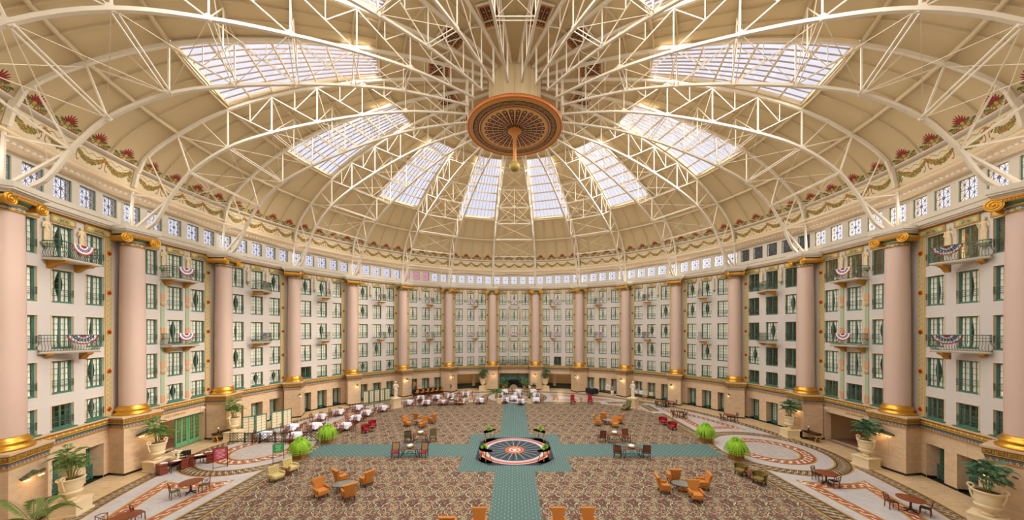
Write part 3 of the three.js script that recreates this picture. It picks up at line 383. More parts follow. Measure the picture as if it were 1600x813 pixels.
const makeRelief = [0, 1].map(k => kindOf(() => { const t = thing('relief_statue', 'small ochre draped figure on a console between top-floor windows', 'statue', null, 0, 'figures between the top-floor windows'); const fg = mesh('figure', statueGeo[k], mat.stucco, t); fg.position.y = 0.26; fg.scale.set(0.72, 0.86, 0.42); new B().rbox(0.5, 0.14, 0.2, 0.04, 0, 0.2, 0).add(new THREE.ConeGeometry(0.24, 0.34, 10), 0, -0.02, 0, Math.PI, 0, 0, 1, 1, 0.5).ball(0.09, -0.2, 0.2, 0.06).ball(0.09, 0.2, 0.2, 0.06).mesh('console', mat.paleGreen, t); return t; }));
// balcony
const makeBalcony = kindOf(() => {
  const t = thing('balcony', 'cream balcony on gilded brackets with a green bellied iron railing', 'balcony', null, 0, 'small balconies along the drum wall'), W = 2.5, Z = 1.0;
  new B().add(profileX([[0, -0.16], [Z - 0.06, -0.16], [Z, -0.12], [Z + 0.04, -0.04], [Z + 0.04, 0], [0, 0]], W)).mesh('slab', mat.cream, t);
  for (const s of [-1, 1]) { const sh = new THREE.Shape(); sh.moveTo(0, 0); sh.lineTo(0.92, 0); sh.bezierCurveTo(0.9, -0.14, 0.7, -0.12, 0.55, -0.16); sh.bezierCurveTo(0.3, -0.22, 0.3, -0.42, 0.0, -0.46); const g = new THREE.ExtrudeGeometry(sh, { depth: 0.26, bevelEnabled: true, bevelSize: 0.02, bevelThickness: 0.02, bevelSegments: 1 }); g.translate(0, -0.18, -0.13); g.rotateY(-Math.PI / 2); new B().add(g, s * 0.82, 0, 0).cyl(0.09, 0.09, 0.3, s * 0.82, -0.5, 0.09, 10, 0, 0, Math.PI / 2).mesh('bracket', mat.goldPaint, t); }
  const r = new B(), bal = (x, z, nx, nz) => { const p = [[0, 0.03], [0.1, 0.16], [0.11, 0.3], [0.02, 0.5], [0, 0.62]]; for (let i = 0; i < 4; i++) r.bar(V(x + nx * p[i][0], p[i][1], z + nz * p[i][0]), V(x + nx * p[i + 1][0], p[i + 1][1], z + nz * p[i + 1][0]), 0.018); r.box(0.016, 0.42, 0.016, x, 0.82, z); };
  for (let i = 0; i <= 20; i++) bal(-W / 2 + 0.06 + (W - 0.12) * i / 20, Z - 0.04, 0, 1); for (const s of [-1, 1]) for (let i = 1; i <= 7; i++) bal(s * (W / 2 - 0.06), (Z - 0.04) * i / 8, s, 0);
  for (const [y, d] of [[1.03, 0.05], [0.84, 0.025], [0.64, 0.035], [0.03, 0.035]]) { r.box(W - 0.08, d, d, 0, y, Z - 0.04); for (const s of [-1, 1]) r.box(d, d, Z - 0.04, s * (W / 2 - 0.06), y, (Z - 0.04) / 2); }
  r.mesh('railing', mat.iron, t); return t;
});
const buntingGeo = (() => { const na = 48, nr = 6, g = new THREE.PlaneGeometry(1, 1, na, nr), p = g.attributes.position, u = g.attributes.uv, R = 0.7; for (let i = 0; i < p.count; i++) { const a = (p.getX(i) + 0.5) * Math.PI, r = (p.getY(i) + 0.5), s = i % (na + 1); p.setXYZ(i, Math.cos(a) * r * R, -Math.sin(a) * r * R * 0.92, 0.03 * r * (s % 2 ? 1 : -1) + 0.05); u.setXY(i, 0.5 + 0.5 * Math.cos(a) * r * 0.98, 1 - Math.sin(a) * r * 0.98); } g.computeVertexNormals(); return g; })();
const makeBunting = kindOf(() => { const t = thing('bunting', 'red, white and blue half-round bunting hung on a balcony railing', 'bunting', null, 0, 'flag fans on the balconies'); mesh('fan', buntingGeo, mat.bunting, t); new B().box(1.4, 0.03, 0.02, 0, 0, 0.03).mesh('header', mat.white, t); return t; });
const guardRand = rng(404);
for (const phi of BAYS) {
  const kind = bayKind(phi), side = Math.abs(phi);
  const w = structure(placed(mesh(`wall_${++wallNo}`, GEO.upper, mat.wall), phi), 'white drum wall pierced by five storeys of windows', 'wall', 'upper walls of the drum'); w.name = `wall_${wallNo}`;
  const ground = structure(placed(mesh('wall', kind === 'doors' ? GEO.ground : GEO.wide, mat.marble), phi), kind === 'doors' ? 'beige marble ground-floor wall with three deep door recesses' : 'beige marble ground-floor wall around one wide opening', 'wall', 'ground-floor walls, ' + kind); ground.name = `wall_${++wallNo}`;
  const cl = structure(placed(mesh('wall', GEO.clear, mat.cream), phi), 'cream clerestory wall above the columns', 'wall', 'clerestory walls'); cl.name = `wall_${++wallNo}`;
  const belt = structure(placed(beltMade(2 * HALF - 0.3, mat.rosette), phi), 'gilded belt course with a blue wave band over the ground floor', 'trim', 'belt courses'); belt.name = `trim_${++trimNo}`; scene.add(belt);
  const en = structure(placed(new THREE.Group(), phi), 'cream entablature with gilded frieze panels above the top windows', 'trim', 'entablatures'); en.name = `trim_${++trimNo}`; scene.add(en);
  mesh('cornice', entab, mat.cream, en); mesh('gold_moulding', ornament, mat.darkGold, en);
  for (const [x0, x1] of [[-3.34, -1.36], [-0.76, 0.76], [1.36, 3.34]]) { const q = new THREE.BoxGeometry(x1 - x0, 0.5, 0.1); q.translate((x0 + x1) / 2, 18.24, 0.03); mesh('frieze_panel', q, mat.panel, en); }
  for (const s of [-1, 1]) {      // gilded upright strips beside the columns, with red roundels
    const st = mesh('ornament_strip', (() => { const q = uvBox(0.5, 13.5, 0.12), u = q.attributes.uv; for (let i = 0; i < u.count; i++) u.setXY(i, u.getX(i) / 0.5, u.getY(i) / 3); return q; })(), mat.scroll, en); st.position.set(s * 3.08, 11.2, 0.03);
    for (const y of [5.0, 7.88, 10.85, 13.82, 16.8]) { const r = new B().cyl(0.17, 0.2, 0.05, 0, 0, 0, 14, Math.PI / 2).geo(); const o = mesh('roundel', r, mat.gold, st); o.position.set(0, y - 11.2, 0.07); }
    for (const y of [5.0, 7.88, 10.85, 13.82, 16.8]) { const o = mesh('red_boss', new THREE.SphereGeometry(0.12, 10, 6), mat.red, st); o.scale.z = 0.5; o.position.set(0, y - 11.2, 0.1); }
  }
  if (kind === 'shop' || kind === 'fire') for (const s of [-1, 1]) { const p = mesh('pilaster_strip', new B().box(0.3, 10.6, 0.06, 0, 0, 0).geo(), mat.paleGreen, en); p.position.set(s * 1.065, 9.9, 0.03); for (const y of [4.9, 7.9, 10.9, 13.9]) { const o = new B().box(0.32, 0.6, 0.07).add(new THREE.SphereGeometry(0.2, 8, 6), 0, -0.6, 0.02, 0, 0, 0, 1, 1, 0.4).mesh('ornament', mat.terracotta, p); o.position.set(0, y - 9.9, 0.03); } }
  ROWS.forEach(([a, b], row) => WX.forEach((x, col) => {
    const r = guardRand(); let kindC = r < 0.36 ? 0 : r < 0.72 ? 1 : 2; if (phi === 75 && r < 0.8) kindC = 3; if (phi >= 75 && (row === 0 || row === 4)) kindC = 3; if (phi === 15 && row === 4 && col < 2) kindC = 3; if (phi < -30 && row === 4 && r < 0.2) kindC = 3; if (side < 45 && r > 0.72) kindC = 0;
    const o = windowParts(b - a, kindC, !(col === 1 && (row === 0 || row === 2)), side === 90 || side === 105); placed(o, phi, x, a, 0); scene.add(o); o.name = `window_${++windowNo}`;
    structure(o, kindC === 3 ? 'green casement window without curtains in the drum wall' : 'green casement window with white curtains in the drum wall', 'window', kindC === 3 ? 'uncurtained bedroom windows' : 'curtained bedroom windows');
  }));
  clearX.forEach((x, ci) => { const o = new THREE.Group(), rosy = phi === -30 && ci < 3; mesh('frame', clearGeo.frame, mat.green, o); mesh('tracery', clearGeo.tracery, tracery, o); mesh('pane', clearGeo.pane, rosy ? rosyGlass : clearGlass, o); placed(o, phi, x, 19.68, -0.1); scene.add(o); o.name = `window_${++windowNo}`; const dark = phi === 75;
    if (dark) mesh('blind', new B().box(1.1, 1.4, 0.03, 0, 0.72, -0.12).geo(), backing, o); structure(o, dark ? 'dark clerestory window with star tracery' : rosy ? 'rosy-tinted square clerestory window with star tracery' : 'bright square clerestory window with star tracery', 'window', dark ? 'dark clerestory windows' : rosy ? 'rosy clerestory windows' : 'bright clerestory windows'); });
  if (side <= 112) { for (const y of [15.62, 9.64]) { const top = y > 12, bare = phi === 75; makeBalcony(bayPos(phi, 0, y, 0.01), -phi * DEG, `cream ${top ? 'top-floor' : 'middle-floor'} balcony on gilded brackets, its green railing ${bare ? 'bare' : 'hung with a flag fan'}`, `${top ? 'top' : 'middle'} balconies${bare ? ' without flag' : ''}`); if (!bare) makeBunting(bayPos(phi, 0, y + 1.05, 1.02), -phi * DEG, `red, white and blue half-round bunting on a ${top ? 'top-floor' : 'middle-floor'} balcony railing`, `flag fans on the ${top ? 'top' : 'middle'} balconies`); } for (const s of [-1, 1]) makeRelief[s > 0 ? 0 : 1](bayPos(phi, s * 1.065, 16.3, 0.1), -phi * DEG); }
}
// dark corridors behind the windows, and the plain wall behind the photographer's balcony
{
  const ring = (p0, p1, pts, n) => { const g = new THREE.LatheGeometry(pts.map(q => V2(...q)), n, (180 - p1) * DEG, (p1 - p0) * DEG); return g; };
  const roomWall = M('#d3c3a6', 0.9, 0, { side: THREE.DoubleSide }), back = mesh('wall_corridor', ring(-180, 180, [[31.55, 3.78], [36.5, 3.78], [36.5, 19.25], [31.5, 19.25]], 96), roomWall); structure(back, 'cream walls of the rooms behind the upper windows', 'wall');
  const slabs = new B(); for (const y of [6.45, 9.4, 12.4, 15.35]) slabs.add(ring(-180, 180, [[31.56, y], [36.5, y], [36.5, y - 0.2], [31.56, y - 0.2], [31.56, y]], 96)); const sl = slabs.mesh('floor_slabs', mat.cream, back);
  const cross = new B(); for (let k = 0; k < 24; k++) { const p = P(34.05, 7.5 + 15 * k, 11.5); cross.box(0.15, 15.4, 4.9, p.x, p.y, p.z, 0, -(7.5 + 15 * k) * DEG, 0); } cross.mesh('room_partitions', roomWall, back);
  const rear = mesh('wall_rear', ring(127.5, 232.5, [[31.3, 0], [31.3, 3.7], [31.15, 3.7], [31.15, 22.4], [31.9, 22.4], [31.9, 0], [31.3, 0]], 24), mat.wall); structure(rear, 'plain white wall on the photographer side of the drum', 'wall');
}
// round cornice, its dentils, the frieze and the moulding over it
{
  const lathe = (pts, n = 144) => new THREE.LatheGeometry(pts.map(q => V2(...q)), n);
  const co = mesh('trim_cornice', lathe([[31.3, 21.35], [30.95, 21.36], [30.92, 21.5], [30.8, 21.54], [30.76, 21.7], [30.62, 21.74], [30.58, 21.92], [30.42, 21.96], [30.4, 22.12], [30.55, 22.18], [30.6, 22.34], [31.6, 22.36]]), mat.mould); structure(co, 'stepped tan cornice running round the foot of the dome', 'trim');
  const de = []; for (let i = 0; i < 24 * 22; i++) { const phi = i * 15 / 22, g = finish(uvBox(0.2, 0.11, 0.1)); g.rotateY(-phi * DEG); const p = P(30.68, phi, 21.64); g.translate(p.x, p.y, p.z); de.push(g); } const dm = mesh('dentil_row', mergeGeometries(de), mat.cream, co); dm.userData.kind = 'stuff';
  const mo = mesh('trim_dome', lathe([[30.7, 23.62], [30.3, 23.64], [30.24, 23.74], [30.1, 23.78], [30.1, 23.9], [30.26, 23.96], [30.7, 24.0]]), mat.cream); structure(mo, 'cream moulding between the garland frieze and the dome panels', 'trim');
}
// ---------------------------------------------------------------- dome lining, ribs and purlins, one bay at a time
const seg = (r0, r1, n) => Array.from({ length: n + 1 }, (_, i) => { const r = r0 + (r1 - r0) * i / n; return [r, domeY(r)]; });
const RJ = [26.45, 23.7, 20.4, 16.87, 13.25, 9.65, 6.4];
function roofBay(open) {
  const o = new THREE.Group();
  mesh('frieze', ringPatch([[30.62, 22.3], [30.5, 22.9], [30.36, 23.72]], -7.5, 7.5, 8, 0.3), mat.garland, o);
  for (let k = 0; k < 4; k++) { const a = -7.5 + k * 3.75, b = a + 3.75; mesh('panel', ringPatch(seg(30.3, 27.35, 8), a, b, 2, 0.25), mat.fleuron, o); mesh('panel', ringPatch(seg(27.35, 23.7, 5), a, b, 2, 0.25), mat.lining, o); }
  const rows = open ? [[11.65, 6.4], [6.4, 2.2]] : [[23.7, 20.4], [20.4, 16.87], [16.87, 13.25], [13.25, 11.65], [11.65, 6.4], [6.4, 2.2]];
  for (const [a, b] of rows) { const n = a > 12 ? 4 : a > 7 ? 2 : 1; for (let k = 0; k < n; k++) mesh('panel', ringPatch(seg(a, b, 3), -7.5 + 15 * k / n, -7.5 + 15 * (k + 1) / n, Math.max(1, 4 / n), 0.25), mat.lining, o); }
  const run = (phi, r0, r1, n, d, w) => { const b = new B(); for (let i = 0; i < n; i++) { const ra = r0 + (r1 - r0) * i / n, rb = r0 + (r1 - r0) * (i + 1) / n; b.bar(P(ra, phi, domeY(ra) - d * 0.4), P(rb, phi, domeY(rb) - d * 0.4), w, d); } return b; };
  for (const k of [-1, 0, 1]) { run(k * 3.75, 30.2, 23.7, 8, 0.12, 0.09).mesh('batten', mat.batten, o); if (!open) run(k * 3.75, 23.7, k ? 11.65 : 6.4, 8, 0.12, 0.09).mesh('batten', mat.batten, o); }
  const pur = (r, d) => { const b = new B(); for (let k = 0; k < 4; k++) b.bar(P(r, -7.5 + k * 3.75, domeY(r) - d * 0.6), P(r, -3.75 + k * 3.75, domeY(r) - d * 0.6), 0.12, d); b.mesh('purlin', mat.batten, o); };
  pur(27.35, 0.24); pur(23.7, 0.26); pur(11.65, 0.22); pur(6.4, 0.18); if (!open) for (const r of [20.4, 16.87, 13.25]) pur(r, 0.18); pur(9.65, 0.16);
  return o;
}
const roofs = [roofBay(false), roofBay(true)];
for (let k = 0; k < 24; k++) { const c = roofs[k % 2].clone(); c.rotation.y = -k * 15 * DEG; c.name = `ceiling_${k + 1}`; scene.add(c); structure(c, k % 2 ? 'tan dome bay with palmettes below and a glazed roof light' : 'tan dome bay with palmettes, panelled up to the crown', 'ceiling', k % 2 ? 'glazed dome bays' : 'panelled dome bays'); }
// roof lights: frame, radial bars, cross purlins and single panes
const makeSkylight = kindOf(() => {
  const t = thing('skylight', 'long tapering roof light of clear panes between two dome trusses', 'skylight', null, 0, 'roof lights of the dome', 'structure'), o = P(17.6, 0, domeY(17.6)), Q = (r, phi, dy = 0) => P(r, phi, domeY(r) + dy).sub(o), r0 = 23.6, r1 = 11.75, n = 7, m = 10, a = 7.15;
  const f = new B(); for (const s of [-1, 1]) for (let i = 0; i < n; i++) { const ra = r0 + (r1 - r0) * i / n, rb = r0 + (r1 - r0) * (i + 1) / n; f.bar(Q(ra, s * a), Q(rb, s * a), 0.16, 0.34); } for (const r of [r0, r1]) f.bar(Q(r, -a), Q(r, a), 0.14, 0.3); f.mesh('frame', mat.batten, t);
  for (let k = 1; k < m; k++) { const b = new B(), phi = -a + 2 * a * k / m; for (let i = 0; i < n; i++) { const ra = r0 + (r1 - r0) * i / n, rb = r0 + (r1 - r0) * (i + 1) / n; b.bar(Q(ra, phi), Q(rb, phi), 0.035, 0.09); } b.mesh('glazing_bar', mat.skyBar, t); }
  for (let i = 1; i < n; i++) { const r = r0 + (r1 - r0) * i / n; new B().bar(Q(r, -a, -0.1), Q(r, a, -0.1), 0.09, 0.14).mesh('purlin', mat.batten, t); }
  for (let i = 0; i < n; i++) for (let k = 0; k < m; k++) { const ra = r0 + (r1 - r0) * i / n, rb = r0 + (r1 - r0) * (i + 1) / n, pa = -a + 2 * a * k / m, pb = -a + 2 * a * (k + 1) / m; const c = [Q(ra, pa), Q(ra, pb), Q(rb, pb), Q(rb, pa)], v = [...c, ...c.map(q => q.clone().add(V(0, 0.012, 0)))], g = new THREE.BufferGeometry(); g.setAttribute('position', new THREE.Float32BufferAttribute(v.flatMap(q => [q.x, q.y, q.z]), 3)); g.setIndex([0, 2, 1, 0, 3, 2, 4, 5, 6, 4, 6, 7, 0, 1, 5, 0, 5, 4, 1, 2, 6, 1, 6, 5, 2, 3, 7, 2, 7, 6, 3, 0, 4, 3, 4, 7]); mesh('pane', finish(g), mat.skyGlass, t); }
  return t;
});
for (let k = 0; k < 12; k++) makeSkylight(P(17.6, 15 + 30 * k, domeY(17.6)), -(15 + 30 * k) * DEG);
const makeGrille = kindOf(() => { const t = thing('ceiling_grille', 'ornate orange and black grille panel near the crown of the dome', 'grille', null, 0, 'grilles round the crown'); const sl = Math.atan((domeY(5.8) - domeY(7.7)) / 1.9); const g = uvBox(1.35, 0.06, 1.8), u = g.attributes.uv; for (let i = 0; i < u.count; i++) u.setXY(i, u.getX(i) / 1.35, u.getY(i) / 1.8); mesh('grille', new B().add(g, 0, 0, 0, -sl).geo(), M('#ffffff', 0.6, 0.1, { map: T.grille }), t); const f = new B(); for (const s of [-1, 1]) f.box(0.1, 0.1, 1.95, s * 0.72, 0, 0, -sl).box(1.5, 0.1, 0.1, 0, -s * 0.95 * Math.sin(-sl), s * 0.95, -sl); f.mesh('frame', mat.cream, t); return t; });
for (let k = 0; k < 12; k++) makeGrille(P(6.75, 15 + 30 * k, domeY(6.75) - 0.16), -(15 + 30 * k) * DEG);
// ---------------------------------------------------------------- arched roof trusses
const makeTruss = kindOf(() => {
  const t = thing('roof_truss', 'white arched steel roof truss rising from a column to the crown', 'truss', null, 0, 'arched trusses of the dome'), L = (r, y, x = 0) => V(x, y - 19.05, -(r - 29.5)), topY = (r) => domeY(r) - 0.3;
  const bc = new B(), N = 44; for (let i = 0; i < N; i++) { const f = (k) => { const s = k / N, r = s < 0.25 ? 29.5 - (29.5 - 26.45) * (s / 0.25) : 26.45 + (4.3 - 26.45) * ((s - 0.25) / 0.75); return L(r, chordY(r)); }; const a = f(i), b = f(i + 1); const cw = 0.24 - 0.09 * i / N; bc.bar(a, b, cw, 0.05); for (const s of [-1, 1]) bc.bar(a.clone().add(V(s * cw * 0.42, cw * 0.42, 0)), b.clone().add(V(s * cw * 0.42, cw * 0.42, 0)), 0.03, cw * 0.7); } bc.mesh('bottom_chord', mat.steel, t);
  const tc = new B(), rt = [30.35, 29.75, 29.1, 28.3, 27.35, 25.6, 23.7, 22, 20.4, 18.6, 16.87, 15, 13.25, 11.5, 9.65, 8, 6.4, 2.5]; tc.bar(L(30.4, 22.3), L(30.1, 23.9), 0.2, 0.26); for (let i = 0; i < rt.length - 1; i++) tc.bar(L(rt[i] - (i ? 0 : 0.25), topY(rt[i])), L(rt[i + 1], topY(rt[i + 1])), 0.18, 0.2); tc.mesh('top_chord', mat.steel, t);
  const B_ = (r) => L(r, chordY(r) + 0.1), T_ = (r) => L(r, topY(r) - 0.1), bar = (n, a, b, w, h) => new B().bar(a, b, w, h).mesh(n, mat.steel, t);
  for (let i = 1; i < RJ.length; i++) { bar('post', B_(RJ[i]), T_(RJ[i]), 0.1 - i * 0.006, 0.09 - i * 0.005); }
  for (let i = 1; i < RJ.length - 1; i++) { const a = T_(RJ[i]), b = B_(RJ[i + 1]), m = a.clone().add(b).multiplyScalar(0.5), rm = (RJ[i] + RJ[i + 1]) / 2; bar('diagonal', a, b, 0.08 - i * 0.005, 0.075 - i * 0.005); bar('sub_post', m, T_(rm), 0.045, 0.045); bar('sub_diagonal', T_(RJ[i + 1]), m, 0.045, 0.045); }
  bar('post', B_(26.45), T_(27.35), 0.09, 0.09); bar('diagonal', B_(23.7), T_(27.35), 0.06, 0.06); bar('diagonal', B_(23.7), T_(25.6), 0.06, 0.06);
  bar('foot_strut', L(27.95, 21.45), L(30.3, 19.1), 0.17, 0.13); bar('tie', L(28.0, 21.55), L(30.5, 21.75), 0.08, 0.08); bar('tie', L(28.0, 21.55), T_(29.4), 0.07, 0.07); new B().bar(L(30.55, 18.98), L(30.5, 22.3), 0.12, 0.12).bar(L(30.75, 18.98), L(30.55, 21.6), 0.07, 0.07).mesh('foot_post', mat.steel, t);
  for (const r of RJ.slice(0, 6)) new B().add(new THREE.CylinderGeometry(0.2, 0.2, 0.14, 6), 0, chordY(r) + 0.12 - 19.05, -(r - 29.5), 0, 0, Math.PI / 2).mesh('gusset', mat.steel, t);
  bar('hub_post', L(4.4, 30.3), L(4.4, topY(4.4)), 0.12, 0.12); return t;
});
for (let k = 0; k < 24; k++) makeTruss(P(29.5, 7.5 + 15 * k, 19.05), -(7.5 + 15 * k) * DEG);
const makeBracing = kindOf(() => {
  const t = thing('truss_bracing', 'double struts and crossed rods bracing two neighbouring trusses', 'bracing', null, 0, 'bracing between the trusses'), o = P(26.45, 0, 23.6), Q = (r, s, y) => P(r, s * 7.5, y).sub(o), c = (r, s, d = 0) => Q(r, s, chordY(r) + 0.12 + d), tp = (r, s) => Q(r, s, domeY(r) - 0.45);
  RJ.forEach((r, i) => { if (i > 5) return; const w = i < 2 ? 0.07 : 0.05, a = c(r, -1), b = c(r, 1), n = b.clone().sub(a).normalize(), k = V(0, 0, 1); new B().bar(a.clone().addScaledVector(k, 0.13), b.clone().addScaledVector(k, 0.13), w).bar(a.clone().addScaledVector(k, -0.13), b.clone().addScaledVector(k, -0.13), w).mesh('strut', mat.steel, t); });
  for (let i = 0; i < RJ.length - 2; i++) for (const s of [-1, 1]) new B().bar(c(RJ[i], s), c(RJ[i + 1], -s), 0.03).mesh('rod', mat.rod, t);
  for (const s of [-1, 1]) { new B().bar(Q(28.0, s, 21.6), c(26.45, -s), 0.035).mesh('rod', mat.rod, t); new B().bar(Q(28.9, s, 20.9), Q(27.35, -s, domeY(27.35) - 0.5), 0.028).mesh('rod', mat.rod, t); }
  for (const r of [16.87, 20.4]) { const m = (p, q) => p.clone().add(q).multiplyScalar(0.5), bm = m(c(r, -1), c(r, 1)), tm = m(tp(r, -1), tp(r, 1)); new B().bar(bm, tm, 0.06).mesh('post', mat.steel, t); for (const s of [-1, 1]) { new B().bar(bm, tp(r, s), 0.04).mesh('rod', mat.rod, t); new B().bar(c(r, s), tm, 0.04).mesh('rod', mat.rod, t); } }
  new B().bar(Q(28.0, -1, 21.5), Q(28.0, 1, 21.5), 0.09, 0.09).mesh('strut', mat.steel, t);
  return t;
});
for (let k = 0; k < 12; k++) makeBracing(P(26.45, 30 * k, 23.6), -30 * k * DEG);
// hub drum and the painted disc with its pendant
{
  const d = mesh('ceiling_drum', new B().cyl(2.35, 2.35, 3.7, 0, 31.9, 0, 32).geo(), M('#cfbf98', 0.8)); structure(d, 'pale boarded drum joining the trusses over the painted disc', 'ceiling'); for (let i = 0; i < 32; i++) { const a = (i + 0.5) / 32 * 360; const q = new B().box(0.4, 3.5, 0.05).mesh('board', mat.lining, d); q.position.copy(P(2.34, a, 31.9)); q.rotation.y = -a * DEG; }
  const t = thing('ceiling_disc', 'big round orange and black ornamental disc hanging under the crown with a pendant', 'ceiling disc', [0, 29.3, 0]);
  const g = new THREE.CircleGeometry(4.22, 72); g.rotateX(Math.PI / 2); mesh('painted_face', g, M('#ffffff', 0.6, 0.1, { map: T.disc }), t).position.y = -0.005;
  new B().lathe([[4.18, 0.02], [4.22, -0.04], [4.3, -0.05], [4.33, 0.05], [4.3, 0.16], [4.32, 0.22], [4.1, 0.26], [0, 0.26], [0, 0.01], [4.18, 0.01]], 72).mesh('rim', M('#b5672a', 0.45, 0.3), t);
  for (const r of [3.05, 3.95]) mesh('ring', new THREE.TorusGeometry(r, 0.04, 6, 72).rotateX(Math.PI / 2), mat.goldPaint, t);
  new B().lathe([[0, 0.05], [0.66, 0.02], [0.7, -0.1], [0.58, -0.16], [0.42, -0.3], [0.26, -0.5], [0.19, -0.8], [0.16, -1.2], [0.15, -2.6], [0.2, -2.75], [0.14, -2.85], [0.14, -3.0]], 20).mesh('stem', M('#b9762f', 0.45, 0.3), t);
  new B().lathe([[0.14, -2.95], [0.34, -3.0], [0.46, -3.15], [0.49, -3.35], [0.44, -3.55], [0.3, -3.72], [0.0, -3.78]], 20).mesh('globe', M('#9d8a3e', 0.5, 0.2), t); const k = new B(); for (let i = 0; i < 20; i++) { const a = i / 20 * TAU; k.box(0.08, 0.1, 0.1, Math.cos(a) * 0.66, -0.08, Math.sin(a) * 0.66, 0, -a); } k.mesh('bead_ring', mat.ironDark, t);
}
// ---------------------------------------------------------------- columns on their pedestals
const volute = (s) => { const pts = []; for (let i = 0; i <= 60; i++) { const t = i / 60, a = Math.PI / 2 + s * 0.2 - s * t * TAU * 2.25, q = 0.35 * (1 - t * 0.86); pts.push(V(Math.cos(a) * q, Math.sin(a) * q, t * 0.03)); } return new THREE.TubeGeometry(new THREE.CatmullRomCurve3(pts), 70, 0.055, 6); };
const makeColumn = kindOf(() => {
  const t = thing('column', 'tall pink column with gilded base and scrolled capital on a beige pedestal', 'column', null, 0, 'columns round the drum', 'thing');
  new B().box(2.2, 3.6, 1.75, 0, 1.8, 0.05).mesh('pedestal', mat.marble, t); new B().box(2.26, 0.16, 1.8, 0, 0.08, 0.06).mesh('plinth', mat.marbleDark, t);
  const belt = (w, h, d, y, m, n, su, sv) => { const q = uvBox(w, h, d), u = q.attributes.uv; for (let i = 0; i < u.count; i++) u.setXY(i, u.getX(i) / su, u.getY(i) / sv); q.translate(0, y, 0.05); mesh(n, q, m, t); };
  belt(2.56, 0.12, 2.1, 4.37, mat.marble, 'ledge', 1, 1); belt(2.44, 0.38, 1.98, 4.12, mat.fret, 'fret_band', 0.8, 0.38); belt(2.34, 0.08, 1.88, 3.89, mat.greenPaint, 'green_band', 1, 1); belt(2.3, 0.22, 1.84, 3.74, mat.wave, 'wave_band', 0.42, 0.22); belt(2.36, 0.06, 1.9, 3.6, mat.goldPaint, 'gold_fillet', 1, 1);
  new B().lathe([[0, 4.43], [1.0, 4.43], [1.02, 4.5], [0.98, 4.6], [0.9, 4.63], [0.86, 4.72], [0.92, 4.78], [0.93, 4.86], [0.86, 4.92], [0.8, 4.98], [0.8, 5.08], [0.74, 5.14], [0, 5.14]], 36).mesh('gilded_base', mat.gold, t);
  new B().lathe([[0.72, 5.12], [0.725, 7], [0.72, 10], [0.7, 13], [0.67, 16], [0.655, 17.5]], 40).mesh('shaft', mat.shaft, t);
  const nk = new THREE.CylinderGeometry(0.69, 0.67, 0.36, 40, 1, true), u = nk.attributes.uv; for (let i = 0; i < u.count; i++) u.setXY(i, u.getX(i) * 2, u.getY(i)); nk.translate(0, 17.68, 0); mesh('neck_band', nk, mat.neck, t);
  new B().lathe([[0.66, 17.48], [0.73, 17.5], [0.73, 17.54], [0.66, 17.56]], 36).mesh('gold_ring', mat.gold, t); new B().lathe([[0.66, 17.84], [0.75, 17.86], [0.75, 17.92], [0.68, 17.94]], 36).mesh('gold_ring', mat.gold, t);
  new B().lathe([[0.66, 17.9], [0.78, 17.95], [0.86, 18.1], [0.86, 18.3], [0.7, 18.34]], 36).mesh('echinus', mat.greenPaint, t);
  for (const s of [-1, 1]) { new B().cyl(0.24, 0.24, 1.6, s * 0.86, 18.04, 0, 16, Math.PI / 2).mesh('bolster', mat.goldPaint, t); for (const z of [0.86, -0.76]) new B().add(volute(z > 0 ? s : -s), s * 0.86, 18.04, z, 0, z > 0 ? 0 : Math.PI, 0).cyl(0.35, 0.35, 0.06, s * 0.86, 18.04, z - 0.02 * Math.sign(z), 18, Math.PI / 2).ball(0.07, s * 0.86, 18.04, z + 0.03 * Math.sign(z)).mesh('volute', mat.gold, t); }
  const bnd = new B(); for (const z of [0.86, -0.76]) { bnd.box(1.72, 0.1, 0.1, 0, 18.34, z).box(1.2, 0.18, 0.06, 0, 18.2, z - 0.02 * Math.sign(z)); for (let k = -4; k <= 4; k++) bnd.ball(0.075, k * 0.12, 18.2, z, 1, 1.2, 0.8, 5); } bnd.mesh('egg_band', mat.goldPaint, t);
  new B().box(1.86, 0.1, 1.72, 0, 18.44, 0.0).box(1.96, 0.08, 1.86, 0, 18.52, 0.0).mesh('abacus', mat.cream, t);
  new B().box(2.1, 0.12, 2.1, 0, 18.62, 0.02).box(2.2, 0.3, 2.2, 0, 18.83, 0.02).mesh('impost_block', mat.cream, t);
  return t;
});
for (let k = -8; k < 8; k++) { const phi = 7.5 + 15 * k; if (Math.abs(phi) <= 113) makeColumn(P(30.5, phi), -phi * DEG); }

